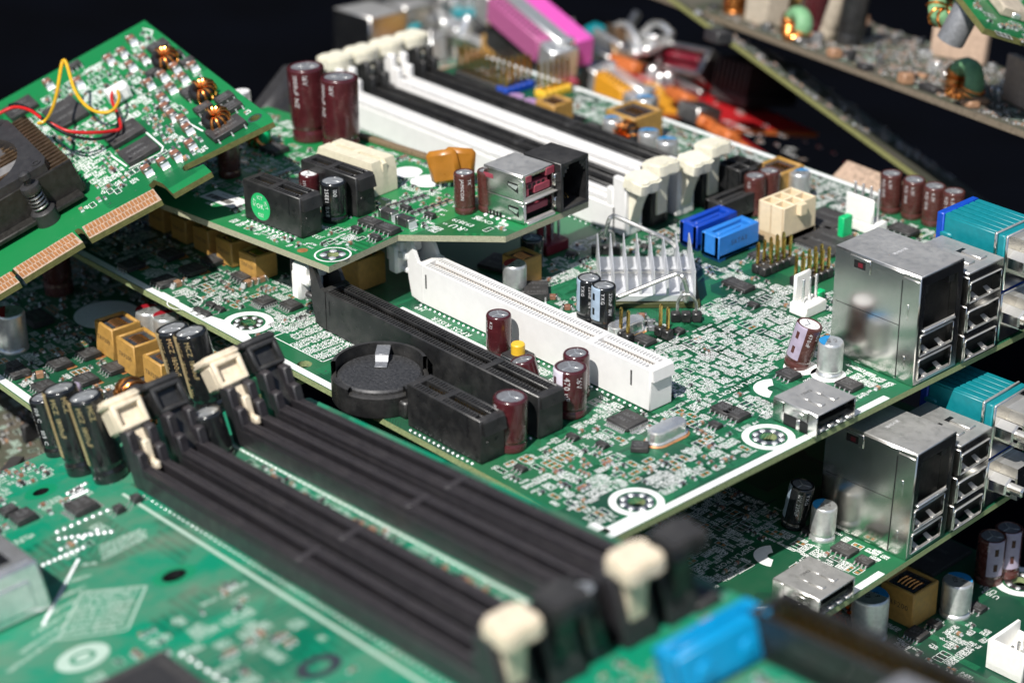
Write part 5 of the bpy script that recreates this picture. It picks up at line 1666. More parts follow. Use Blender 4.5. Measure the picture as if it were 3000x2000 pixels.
fingers('z1', (588, 1566), 'z1', (1060, 1312)); fingers('z5', (152, 486), 'z5', (545, 245)); fingers('z5', (-420, 840), 'z5', (130, 508))
k.build('edge_fingers', ('bare_copper', 'tan_plate'), gc, clean=False)['kind'] = 'stuff'
for q in (('z1', 850, 1420), ('z1', 700, 1500), ('z1', 1000, 1290), ('z5', 350, 350), ('z5', 200, 430)): 
    u, v = G(*q); FG.block(u - 5, u + 5, v - 5, v + 5)
# heat spreader with fins, fan plate and blades
a = G('z1', 475, 1040, 11); b = G('z1', 165, 745, 11)
hx1 = (a[0] + b[0]) / 2; hy0, hy1 = a[1], b[1]
if hy0 > hy1: hy0, hy1 = hy1, hy0
hx0 = hx1 - 56
k = MB()
k.box(hx0, hx1, hy0 + .3, hy1, 1.2, 3.6, 0, .3); k.box(hx0, hx1 - .5, hy0, hy0 + 1.0, 1.2, 11, 0, .2); k.box(hx0 + 4, hx1 - 2, hy0 - 3.5, hy0 + 1, 1.2, 2.6, 0, .3)
hsk = k.build('heatsink', ('cooler_dark',), gc, label='dark finned cooler'); k = MB()
nf = int((hy1 - hy0) / 2.1)
for i in range(1, nf + 1):
    yy = hy0 + (hy1 - hy0) * i / nf
    k.box(hx0, hx1 - .3, yy - 1.0, yy - .15, 3.5, 10.7, 0, .12)
k.build('cooling_fins', ('fin_bronze',), hsk)
fcx, fcy = hx1 - 26, (hy0 + hy1) / 2
k = MB(); n = 48; r0 = min(17.5, (hy1 - hy0) / 2 - 3)
sq = []
for i in range(n):
    t = 2 * math.pi * i / n; c, s_ = math.cos(t), math.sin(t); m_ = max(abs(c) / 20.5, abs(s_) / ((hy1 - hy0) / 2 - .6)); sq.append((fcx + c / m_, fcy + s_ / m_))
ci = [(fcx + r0 * math.cos(2 * math.pi * i / n), fcy + r0 * math.sin(2 * math.pi * i / n)) for i in range(n)]
vs = [(*p, 13.4) for p in sq] + [(*p, 13.4) for p in ci] + [(*p, 11) for p in sq] + [(*p, 4) for p in ci]
k.add(vs, [(i, (i + 1) % n, n + (i + 1) % n, n + i) for i in range(n)] + [(i, (i + 1) % n, 2 * n + (i + 1) % n, 2 * n + i) for i in range(n)] + [(n + i, n + (i + 1) % n, 3 * n + (i + 1) % n, 3 * n + i) for i in range(n)])
for sx, sy in ((1, 1), (1, -1), (-1, 1)): k.lathe([(1.3, 13.3), (1.3, 13.7), (.8, 13.7), (.8, 13.0), (.01, 13)], 12, 0, (fcx + sx * 17.6, fcy + sy * ((hy1 - hy0) / 2 - 3.2), 0), cap=False)
fan = k.build('cooling_fan', ('fan_grey',), gc)
k = MB(); k.lathe([(7.5, 5), (7.5, 12.2), (7, 12.8), (.01, 12.8)], 28, 0, (fcx, fcy, 0), cap=False); k.build('fan_hub', ('fan_blade',), fan)
for i in range(7):
    k = MB(); t0 = 2 * math.pi * i / 7; q = []
    for j in range(7):
        rr = 7.3 + (r0 - 8.2) * j / 6
        for e, zz in ((-.36, 6.2), (.3, 12.0)):
            t = t0 + e + .25 * j / 6; q.append((fcx + rr * math.cos(t), fcy + rr * math.sin(t), zz))
    q2 = [(x, y, z - .7) for x, y, z in q]
    nn = len(q)
    k.add(q + q2, [(2 * j, 2 * j + 1, 2 * j + 3, 2 * j + 2) for j in range(6)] + [(nn + 2 * j, nn + 2 * j + 1, nn + 2 * j + 3, nn + 2 * j + 2) for j in range(6)] + [(2 * j, 2 * j + 2, nn + 2 * j + 2, nn + 2 * j) for j in range(6)] + [(2 * j + 1, 2 * j + 3, nn + 2 * j + 3, nn + 2 * j + 1) for j in range(6)])
    k.build('fan_blade', ('fan_blade',), fan)
FG.block(hx0 - 5, hx1 + 1, hy0 - 5, hy1 + 1)
# spring loaded fixing pin
u, v = G('z1', 320, 1450, 0)
k = MB(); k.lathe([(3.4, 0), (3.4, 3.6), (2.6, 4.2), (1.2, 4.2), (1.2, 9.6), (2.6, 9.6), (2.8, 10.4), (2.6, 11.6), (1.0, 11.8), (1.0, 13.2), (1.6, 13.8), (1.5, 15.2), (.5, 15.8), (.01, 15.8)], 20, 0, cap=False)
pin = k.build('fixing_pin', ('fan_grey',), gc, (u, v, .03))
k = MB(); k.tube([(2.1 * math.cos(t * .5), 2.1 * math.sin(t * .5), 4.2 + t * .09) for t in range(62)], .32, 6); k.build('pin_spring', ('tin_dull',), pin)
FG.block(u - 5, u + 5, v - 5, v + 5)
# memory chips
for x, y, L, Wd in ((905, 982, 9.3, 9.3), (808, 868, 10, 9.6), (425, 735, 9.6, 16), (130, 700, 9, 9)):
    u, v = G('z1', x, y, 1.2); ic(FG, DG, u, v, L, Wd, 1.4, 0, 'none', 0, name='memory_chip')
for x, y, L, Wd in ((1470, 640, 5, 4), (1520, 695, 5, 4.4), (1330, 705, 5, 3.6), (1035, 300, 6, 5), (1150, 360, 4, 3), (1225, 400, 4, 3), (1480, 835, 10, 7), (1250, 600, 5, 6), (1000, 470, 4, 3), (485, 425, 4, 3)):
    u, v = G('z1', x, y, 1.2); ic(FG, DG, u, v, L, Wd, 1.6, 0, 'two', 3)
for x, y in ((1070, 375), (1318, 590), (1405, 772)):
    u, v = G('z1', x, y, 3); toroid(FG, gc, u, v, 2.6, 2.5, 1.25, Matrix.Rotation(.25, 4, 'X'), turns=9, arc=(-2.2, 1.6)); FG.block(u - 5, u + 5, v - 5, v + 5)
for x, y in ((1245, 945), (1150, 1012), (1062, 1062), (958, 1110), (1060, 640), (1080, 700), (1125, 748), (1190, 780), (1225, 838), (1062, 492), (972, 545), (1195, 505), (1115, 572), (800, 340), (852, 425), (938, 378), (1145, 440), (712, 385), (312, 545), (508, 535), (1260, 430), (860, 260)):
    u, v = G('z1', x, y, 1.2); DG.chip_part(u, v, math.pi / 2, 4.0, 2.3, 2.0, 'mlcc_brown')
u, v = G('z1', 790, 640, 1); k = MB(); k.box(-3.2, 3.2, -2, 2, .1, 4.6, 0, .3); k.box(-2.4, 2.4, -2.6, -1.6, 1, 4.2, 0, .2)
fc = k.build('fan_socket', ('label_paper',), gc, (u, v, 0)); FG.block(u - 4, u + 4, v - 3, v + 3)


def wire(name, m_, pts, r=.48):
    k = MB(); k.tube(smooth([(*G('z1', x, y, h), h) for x, y, h in pts], 8), r, 8); return k.build(name, (m_,), fan)
wire('fan_wire', 'wire_yellow', ((772, 598, 4.2), (782, 650, 5), (740, 725, 5.5), (650, 738, 6), (560, 690, 7), (490, 590, 9), (440, 430, 13), (418, 398, 14), (402, 440, 13), (375, 600, 11), (345, 710, 12), (300, 790, 14.4), (250, 812, 14.4)))
wire('fan_wire', 'wire_red', ((738, 600, 4.2), (735, 660, 4), (775, 760, 3), (792, 840, 3.2), (740, 860, 4), (600, 872, 7), (450, 862, 10), (350, 820, 12), (270, 775, 14.4), (190, 722, 15), (90, 705, 15), (-20, 755, 15)))
wire('fan_wire', 'wire_black', ((768, 740, 4), (775, 820, 2.6), (735, 885, 3), (620, 915, 5), (480, 895, 9), (370, 845, 12), (300, 795, 14.2), (200, 720, 14.4), (110, 685, 14.4), (60, 692, 14.2)), .42)
hs_ = [G('z1', *q) for q in ((40, 800), (948, 200), (1700, 770), (1230, 1060), (1000, 1150), (500, 1430))]
DG.clutter(hs_, 620, .2, .36, 1.25, .05)
DG.vias(hs_, 300)
for pts in (((840, 745), (960, 870), (1070, 965), (1060, 1000), (850, 1105)), ((1000, 680), (1330, 860)), ((1380, 905), (1470, 900), (1590, 820)), ((730, 1020), (830, 1090)), ((940, 190), (1000, 205), (985, 260))):
    DG.silk.line([G('z1', *q) for q in pts], .45, .03)
DG.finish()
# ================================================================== board in the foreground
FF = Frame(CAM + ray(393, 1450) * 490, eul(7.64, -10.75, -9.3))
fb = thing('motherboard', 'dusty teal green motherboard in the foreground with two pairs of long black memory sockets', 'motherboard', FF)
DF = Deco(FF, fb, 44)
E_ = FF.at
h1 = (*E_('a1', 1000, 950), 2.6); h2 = (*E_('a1', 235, 470), 1.9)
slab(FF, 'circuit_board', ('teal_mask', 'board_edge', 'hollow_dark'), fb, [(-45, -120), (215, -120), (215, 50), (-10, 50), (-18, 37), (-45, 37)], 1.7, [h1, h2])  # hole walls near-black: the shade inside them put into the colour
for hx, hy, hr in (h1, h2):
    DF.block = None; FF.block(hx - 6, hx + 6, hy - 6, hy + 6)
MATS['clean_green'] = pcb_mat('clean_green', (.003, .20, .09), (.004, .23, .105), pour=.9, dust=.2)
k = MB()
for hx, hy, hr in (h1, h2): k.ring(hx, hy, hr + .02, hr + 1.9, .02, 0)
k.build('hole_rim', ('clean_green',), fb, clean=False)
ys = (5.3, 15.0, 30.1, 39.3)
for i, y in enumerate(ys):
    o = dimm_socket(FF, DF, -3.2, 148.5, y, 'dimm_black', 'latch_tan' if i % 2 == 0 else 'slot_black', w=7.0, h=6.6, tower=14.5, lean=.2, sc=.86, lift=4.6, key=.517, rib=1.0, latches=(0, 1), lat2=None)
    thumb_latch(o, 1.6, 'latch_tan' if i % 2 == 0 else 'slot_black', 12.5, .42)
    if i % 2 == 0:
        c = MB(); c.box(5.0, 6.6, -1.0, .8, 7, 12, 0, .3); c.box(6.2, 9.4, -.7, .7, 5.6, 7.6, 0, .4); c.build('latch_foot', ('latch_tan',), o)
for x, y in ((-34.0, 31.2), (-27.0, 32.6)): ecap(FF, fb, x, y, 8, 20.5, sleeve='black_sleeve', stripe='gold_print', sang=-2.0, text=('MCZ 1800uF 6.3V', 'MCZ 1800uF'), tang=-1.35, tsize=1.7, tmat='gold_print', vent='K', top='can_aluminium', lean=(.02, 0))
for x, y in ((-14.6, .9), (-25.0, -1.4)): ecap(FF, fb, x, y, 8, 20.5, sleeve='black_sleeve', stripe='gold_print', sang=-1.95, text=('MCZ 1800uF 6.3V', 'MCZ 1800uF', 'MCZ'), tang=-1.5, tsize=1.7, tmat='gold_print', vent='K', top='can_aluminium')
ecap(FF, fb, -33.2, 2.4, 7.4, 17, sleeve='violet_stripe', stripe='maroon_sleeve', sang=-1.4, vent='X', text=('SAMXON GC', '1000uF'), tang=-2.2, tmat='maroon_sleeve', label='dusty pale violet capacitor')
ecap(FF, fb, -41.6, -.5, 7.2, 14.5, sleeve='black_sleeve', text=('10634 T063', '105 C   105 C'), tang=-1.75, tsize=1.6, vent='X', up=False, lean=(.03, 0))
u, v = E_('a1', 1190, 20, 11); ecap(FF, fb, u, v, 7, 11.5, sleeve='black_sleeve', vent='K', top='can_aluminium', text=('1000uF',), tang=-1.3)
u, v = E_('z5', 880, 1300, 10); toroid(FF, fb, u, v, 9, 4.5, 2.2, Matrix.Rotation(1.45, 4, 'X') @ RZ(.4), turns=13, core='fan_grey')
u, v = E_('a3', 580, 1030, 12); ecap(FF, fb, u, v, 7.4, 12, sleeve='black_sleeve', vent='K', top='can_aluminium')
for x, y, L, Wd, n, kd, a in (('a1', (465, 545), 7.4, 5.4, 8, 'two', 0), ('a1', (130, 605), 6, 4.6, 4, 'two', 0), ('a1', (48, 570), 4, 3.4, 3, 'two', 0), ('a1', (780, 500), 2.6, 2, 2, 'two', 0), ('a1', (680, 560), 2.6, 2, 2, 'two', 0), ('a3', (1240, 1060), 9, 5, 4, 'two', 0)):
    u, v = E_(x, *y, 1.2); ic(FF, DF, u, v, L, Wd, 1.6, a, kd, n)
# big dark socketed chip at the lower edge
u, v = E_('a1', 935, 1372, 3.6)
k = MB(); k.box(0, 34, -34, 0, .2, 3.6, 0, .5); k.box(3, 31, -31, -3, 3.5, 3.75, 1, .1)
o = k.build('chip', ('chip_black', 'fan_grey'), fb, (u, v, 0)); FF.block(u - 2, u + 36, v - 36, v + 2)
DF.row(u + 1, v + 1.2, u + 33, v + 1.2, 13, .7, .6); DF.row(u - 1.2, v - 33, u - 1.2, v - 1, 13, .7, .6)
# tin shell of a port at the left edge
u, v = E_('a1', 215, 860, 11)
k = MB(); k.box(-34, 0, -24, 0, .2, 11, 0, .5); k.box(-33, -1.5, -23, -1.2, 10.9, 11.3, 0, .2); k.box(-30, -4, -20, -4, 11.25, 11.35, 1, 0); k.box(-.3, .5, -20, -3, 2, 8, 0, .3); k.box(-22, -6, -17, -5, 11.2, 11.6, 1, .1)
k.build('port_shell', ('tin_bright', 'hollow_dark'), fb, (u, v, 0)); FF.block(u - 35, u + 2, v - 26, v + 2)
# bright blue drive connector and a long black ribbon socket
u, v = E_('a3', 1345, 1250, 8.4); o = sata(FF, DF, u, v, 'cyan_blue', 6.8, 19.5, 8.4)
for q in (-5, 4):
    k = MB(); k.lathe([(1.7, 0), (1.5, .5), (.01, .6)], 14, 0, cap=False, T=Matrix.Translation((3.4, q, 4.2)) @ Matrix.Rotation(math.pi / 2, 4, 'Y')); k.build('connector_peg', ('cyan_blue',), o)
xa, ya = E_('a4', 285, 1095, 9); xb, yb_ = E_('a4', 1080, 1465, 9)
k = MB(); L = xb - xa + 14; w = 7.6
k.box(0, L, -w / 2, w / 2, .2, 4, 0); k.box(0, L, -w / 2, -w / 2 + 1.1, .2, 9.2, 0, .25); k.box(0, L, w / 2 - 1.1, w / 2, .2, 9.2, 0, .25); k.box(0, 1.4, -w / 2 + .1, w / 2 - .1, .2, 9.1, 0, .25); k.box(L - 1.4, L, -w / 2 + .1, w / 2 - .1, .2, 9.1, 0, .25)
o = k.build('ribbon_socket', ('slot_black',), fb, (xa, (ya + yb_) / 2, 0)); FF.block(xa - 1, xa + L + 1, (ya + yb_) / 2 - 5, (ya + yb_) / 2 + 5)
k = MB(); n = int((L - 5) / 2.54)
for i in range(n):
    for q in (-1.27, 1.27): k.box(3 + i * 2.54 - .35, 3 + i * 2.54 + .35, q - .35, q + .35, 3.9, 8.8, 0)
k.build('socket_pins', ('gold',), o, clean=False)
u, v = E_('a4', 1180, 1520, 10)
k = MB(); k.box(-4, 40, -22, 0, .2, 10, 0, 1.2); k.box(-2, 38, -20, -2, 9.9, 10.2, 0, .2); k.build('grey_socket', ('can_dirty',), fb, (u, v, 0)); FF.block(u - 5, u + 41, v - 24, v + 1)
# printing and small parts
u, v = E_('a1', 475, 1420); DF.silk.ring(u, v, 2.6, 5.2, .03); DF.silk.disc(u, v, 1.6, .03); FF.block(u - 6, u + 6, v - 6, v + 6)
u, v = E_('a2', 460, 1470); DF.pads.ring(u, v, 2.2, 4.2, .03, 1); FF.block(u - 5, u + 5, v - 5, v + 5)
DF.silk.line([(-3, -1.3), (141, -1.3)], .8, .03); DF.silk.line([(-3, 26), (141, 26)], .7, .03); FF.block(-4, 142, -2, -1)
def patch(q, rows, w_=1.0):
    P = [E_('a1', *p) for p in q]
    for i in range(rows):
        t = (i + .5) / rows
        a = (P[0][0] + (P[3][0] - P[0][0]) * t, P[0][1] + (P[3][1] - P[0][1]) * t); b = (P[1][0] + (P[2][0] - P[1][0]) * t, P[1][1] + (P[2][1] - P[1][1]) * t)
        L = math.dist(a, b); seg_text(DF.silk, a[0], a[1], w_, max(1, int(L / (w_ * .82))), math.atan2(b[1] - a[1], b[0] - a[0]), .03, 0, DF.r)
    xs = [p[0] for p in P]; yy = [p[1] for p in P]; FF.block(min(xs), max(xs), min(yy), max(yy))
patch(((600, 870), (870, 730), (840, 670), (570, 780)), 5); patch(((340, 1310), (720, 1260), (820, 1015), (470, 1050)), 9, 1.2); patch(((20, 1560), (350, 1320), (590, 850), (500, 850)), 7, 1.1)
DF.silk.line([E_('a1', *q) for q in ((330, 1320), (730, 1262), (840, 1010), (470, 1045))], .5, .03, 0, True)
for i in range(30):
    t = i / 29; u, v = E_('a1', 250 + 200 * t, 1230 - 370 * t); DF.joint(u, v, .45, .3)
for (xa, ya), (xb, yb_), n in (((390, 480), (490, 425), 6), ((410, 505), (500, 465), 6), ((330, 700), (660, 560), 9), ((340, 740), (640, 700), 9), ((350, 800), (560, 690), 6), ((250, 890), (480, 790), 8), ((640, 420), (690, 400), 3), ((1045, 1400), (1290, 1560), 6)):
    for i in range(n):
        t = i / (n - 1); u, v = E_('a1', xa + (xb - xa) * t, ya + (yb_ - ya) * t); DF.joint(u, v, .6, .45)
DF.clutter([(-44, -28), (-6, -16), (-5, -5), (-44, -6)], 90, .25, .4, 1.1, .1)
DF.clutter([(-40, -60), (-8, -60), (-8, -20), (-40, -28)], 40, .15, .2, 1.1, .1)
DF.clutter([(-8, -40), (140, -60), (140, -2.5), (-3, -2.5)], 9, .1, .5, 1.3, .05)
DF.clutter([(2, 19), (138, 19), (138, 25.4), (2, 25.4)], 24, .1, .5, 1.2, .1)
DF.clutter([(142, -60), (205, -60), (205, 46), (142, 46)], 120, .3, .5, 1.2, .1)
DF.clutter([(60, -40), (140, -40), (140, -3), (60, -3)], 16, .1, .2, 1.5, .05)
DF.finish('silk_dim')

# ================================================================== second motherboard below, same make as the first


def children(o): return [c for c in bpy.data.objects if c.parent == o]


def copy_tree(o, parent):
    c = o.copy(); COL.objects.link(c); c.parent = parent; c.matrix_parent_inverse = o.matrix_parent_inverse.copy()
    for ch in children(o): copy_tree(ch, c)
    return c


def base_name(o): return o.name.split('.')[0]
F2 = Frame((17.5, -21.5, -33.5), eul(-1.2, 1.0, 4.0))
m2 = thing('motherboard', 'middle motherboard of the stack, shaded, with tin port blocks under the topmost board', 'motherboard', F2)
D2 = Deco(F2, m2, 55)
slab(F2, 'circuit_board', ('solder_mask', 'board_edge', 'board_edge'), m2, [(-60, -51.8), (84.6, -51.8), (84.6, 120), (-60, 120)], 1.6, [HL[1], HL[2]])
for hx, hy, hr in HL[1:3]: D2.hole(hx, hy, 2.0, 3.9, 4.5, 6.2, 8)
D2.silk.rect(82.4, 84.3, -51.4, 43, .028); F2.block(80, 85, -52, 48)
for o in children(mb1):
    if base_name(o) in ('network_usb_stack', 'usb_tower', 'monitor_connector', 'display_socket'): copy_tree(o, m2)
F2.block(57, 85, 51, 110); F2.block(60, 85, 8, 29)
u, v = F2.at('a4', 620, 545, 9); pcap(F2, m2, u, v, 6.3, 9, 'cap_blue', 3.4)
u, v = F2.at('a4', 500, 430, 11.6); ecap(F2, m2, u - 1.5, v - 1, 6.3, 12, sleeve='black_sleeve', stripe='blue_grey_stripe', sang=-2.5, text=('10V 220uF', 'YXG'), tang=-1.0, tsize=1.35, lean=(.12, .05))
for z, x, y, L, Wd in (('a4', 735, 795, 5.6, 4.4), ('a4', 560, 690, 5, 4), ('a4', 850, 860, 4, 3)):
    u, v = F2.at(z, x, y, 1); ic(F2, D2, u, v, L, Wd, 1.2, 0, 'two', 4)
word(D2, F2, 'DISPLAYPORT', 'a4', 95, 855, 2.2, -math.pi / 2)
u, v = F2.at('a4', 330, 840); D2.silk.ring(u, v, 1.6, 5, .03, 0, 24, 2.4, 5.2); F2.block(u - 5, u + 5, v - 5, v + 5)
D2.clutter([(58, 10), (82, 10), (82, 51), (58, 51)], 90, .3, .2, .95, .7)
D2.clutter([(0, -50), (82, -50), (82, 34), (64, 50), (0, 50)], 460, .2, .16, .95)
D2.finish()

# ================================================================== third motherboard at the bottom
F3 = Frame((0, 0, -72), eul(0, 0, 1.5))
m3 = thing('motherboard', 'lowest motherboard at bottom right with tan choke, silver cans and a white plug', 'motherboard', F3)
D3 = Deco(F3, m3, 66)
C3 = F3.at
h3 = (*C3('a4', 1745, 985), 2.2)
xl = C3('a4', 700, 1300)
slab(F3, 'circuit_board', ('solder_mask', 'board_edge', 'board_edge'), m3, [(40, -110), (290, -110), (290, 100), (40, 100)], 1.6, [h3])
D3.hole(h3[0], h3[1], 2.2, 4.4, 5, 7.4, 8)
for x, y, d, h in ((1385, 975, 8, 10), (885, 1060, 9.6, 12.5)):
    u, v = C3('a4', x, y, h); pcap(F3, m3, u, v, d, h, 'cap_blue', 1.7)
for x, y in ((1585, 715), (1680, 680)):
    u, v = C3('a4', x, y, 14); ecap(F3, m3, u, v, 7.6, 14, sleeve='brown_sleeve', stripe='violet_stripe', sang=-.6, text=('PW',), tang=-1.2)
u, v = C3('a4', 1110, 985, 10); inductor(F3, D3, u, v, 10.6, 10.6, 10.5, 0, 'TRF200')
u, v = C3('a4', 735, 1160, 5); toroid(F3, m3, u, v, 5, 4, 2, Matrix.Rotation(1.2, 4, 'X'), turns=12)
u, v = C3('a4', 1735, 1350, 6); k = MB(); k.T = Matrix.Scale(.72, 4)
k.box(-7, 8, -9, 9, .1, 3, 0, .4); k.box(-7, 8, -9, -7.4, .1, 12, 0, .3); k.box(-7, -5.5, -8.9, 9, .1, 11.9, 0, .3); k.box(6.5, 8, -8.9, 9, .1, 11.9, 0, .3); k.box(-7, 8, 7.5, 9, .1, 8, 0, .3)
o = k.build('power_plug', ('clip_white',), m3, (u, v, 0)); F3.block(u - 10, u + 10, v - 11, v + 11)
k = MB()
for q in (-4, 0, 4): k.box(-.35, .35, q * .7 - .35, q * .7 + .35, 2, 7, 0)
k.build('plug_pins', ('tin_bright',), o, clean=False)
for x, y, L, Wd, n in ((1150, 1280, 5, 4.6, 5), (1250, 1225, 3.4, 2.4, 3), (1500, 1130, 4, 3, 3), (1180, 800, 20, 18, 0)):
    u, v = C3('a4', x, y, 1); ic(F3, D3, u, v, L, Wd, 1.4, 0, 'two' if n else 'none', n)
word(D3, F3, 'U101', 'a4', 1560, 1030, 2.4, math.pi); word(D3, F3, 'U102', 'a4', 1570, 1060, 2.4, math.pi)
D3.clutter([(60, -105), (285, -105), (285, 70), (60, 70)], 900, .2, .2, 1.1)
D3.traces([(60, -105), (285, -105), (285, 70), (60, 70)], 250)
D3.finish()

# ================================================================== motherboard showing at the left, below the first
F4 = Frame((-88, -92, -16), eul(0, 0, -2.6))
m4 = thing('motherboard', 'motherboard low at the left with tan chokes and small power transistors', 'motherboard', F4)
D4 = Deco(F4, m4, 77)
L4 = F4.at
ye = L4('z5', 100, 1245)[1]
slab(F4, 'circuit_board', ('solder_mask', 'board_edge', 'board_edge'), m4, [(-120, ye), (40, ye), (40, ye + 150), (-120, ye + 150)], 1.6, [])
D4.silk.rect(-119, 39, ye + .3, ye + 2.6, .028); F4.block(-120, 40, ye, ye + 3)
for x, y in ((118, 1085), (390, 1028), (290, 1180), (562, 1132), (748, 1058), (770, 1238), (935, 1165), (580, 962)):
    u, v = L4('z5', x, y, 1.4); mosfet(F4, D4, u, v, 0, 5.2, 5.2)
for x, y in ((770, 772), (912, 880), (1090, 1000)):
    u, v = L4('z5', x, y - 20, 9.5); inductor(F4, D4, u, v, 9, 9, 9.3, 0, 'TRF200')
u, v = L4('z5', 65, 720, 10); pcap(F4, m4, u, v, 8, 11, 'cap_red', 4.2)
for x, y in ((970, 685), (1085, 725)):
    u, v = L4('z5', x, y, 9); pcap(F4, m4, u, v, 7, 9, 'cap_red', 3)
u, v = L4('z5', 390, 570, 0); ecap(F4, m4, u, v, 8.4, 24, sleeve='brown_sleeve', vent='K')
u, v = L4('z5', 260, 1110, 1); D4.chip_part(u, v, 1.2, 3.2, 1.8, 1.7)
u, v = L4('z5', 700, 720); D4.silk.disc(u, v, 9, .026, 0, 40)
F4.block(u - 9, u + 9, v - 9, v + 9)
for x, y, s_ in ((95, 1060, 4), (240, 745, 8)):
    u, v = L4('z5', x, y - 20, 2); ic(F4, D4, u, v, s_, s_ * .8, 2, 0, 'none', 0)
D4.clutter([(-118, ye + 3), (30, ye + 3), (30, ye + 110), (-118, ye + 110)], 700, .3, .35, 1.0, .6)
D4.finish()
# ================================================================== scrap heap behind
def pile_board(name, label, cat, A0, B0, C0, ext, mask, edge='yellow_edge', th=1.7, seed=1, clutter=0, **kw):
    fr, L, yC = frame3(px(*A0[:3]), A0[3], px(*B0[:3]), B0[3], px(*C0[:3]), C0[3])
    o = thing(name, label, cat, fr); d = Deco(fr, o, seed)
    x0, x1, y0, y1 = ext(L, yC)
    slab(fr, 'circuit_board', (mask, edge, edge), o, [(x0, y0), (x1, y0), (x1, y1), (x0, y1)], th)
    d.ext = (x0, x1, y0, y1)
    return fr, o, d


def blk(o, name, m, fr, z, x, y, h, sx, sy, sz, rz=0, b=.4, tilt=0, extra=None):
    u, v = fr.at(z, x, y, h)
    k = MB(); k.box(-sx / 2, sx / 2, -sy / 2, sy / 2, 0, sz, 0, b)
    if extra: extra(k)
    fr.block(u - sx / 2, u + sx / 2, v - sy / 2, v + sy / 2)
    return k.build(name, m if isinstance(m, tuple) else (m,), o, (u, v, .05), (tilt, 0, rz))


# --- board with port shells behind the memory sockets
fr, o, d = pile_board('motherboard', 'teal board heaped with tin port shells behind the memory sockets', 'motherboard', ('z2', 900, 330, 860), ('z2', 1900, 760, 770), ('z2', 1500, -60, 960), lambda L, y: (-12, L * .62, -18, y * .8), 'teal_mask', seed=101)
bp = o
for z, x, y, sx, sy, sz, m_ in (('z2', 640, 200, 22, 18, 20, 'tin'), ('z2', 800, 60, 26, 16, 16, 'tin_dull'), ('z2', 760, 150, 16, 12, 14, 'tin_bright'), ('z2', 900, 120, 14, 14, 16, 'tin'), ('z2', 1000, 60, 16, 14, 12, 'tin_dull'),
                            ('z2', 1090, 150, 24, 7, 9, 'tin_bright'), ('z2', 1150, 40, 14, 12, 14, 'tin_dull'), ('z2', 1220, 210, 14, 10, 8, 'tin_bright'), ('z2', 1310, 300, 26, 7, 8, 'tin'), ('z2', 1270, 130, 9, 9, 9, 'port_teal'), ('z2', 1370, 200, 12, 8, 10, 'chip_black'), ('z2', 1480, 330, 14, 8, 12, 'tan_block'), ('z2', 1340, 20, 12, 12, 16, 'tin_bright'), ('z2', 1400, 400, 9, 6, 4, 'chip_black')):
    blk(bp, 'port_shell' if 'tin' in m_ else 'connector_block', m_, fr, z, x, y, sz * .6, sx, sy, sz, rnd.uniform(-.2, .2))
for x, y in ((590, 185), (920, 20), (1060, 20), (1205, 230), (1480, 400), (1350, 110), (1240, 60), (700, 20)):
    u, v = fr.at('z2', x, y, 8); k = MB(); k.lathe([(2.6, 0), (2.6, 14), (2.0, 15.5), (.01, 16)], 16, 0, cap=False); k.build('standoff', ('tin_bright',), bp, (u, v, 0), (rnd.uniform(-.4, .4), rnd.uniform(-.4, .4), 0))
rb = random.Random(9)
for i in range(70):
    z_ = rb.choice((2, 3, 4, 6, 9)); u, v = rb.uniform(d.ext[0] + 4, d.ext[1] - 4), rb.uniform(d.ext[2] + 3, d.ext[3] - 3)
    k = MB(); s1_, s2_ = rb.uniform(1.5, 6), rb.uniform(1.5, 5); k.box(-s1_, s1_, -s2_, s2_, 0, z_, 0, .3)
    k.build('connector_block', (rb.choice(('tin_bright', 'tin_dull', 'chip_black', 'tin', 'dusty_cream', 'mlcc_tan', 'gold', 'port_teal', 'can_aluminium')),), bp, (u, v, .05), (rb.uniform(-.3, .3), rb.uniform(-.3, .3), rb.uniform(0, 3)))
d.clutter([(d.ext[0], d.ext[2]), (d.ext[1], d.ext[2]), (d.ext[1], d.ext[3]), (d.ext[0], d.ext[3])], 260, .2, .6, 1.4)
d.finish()


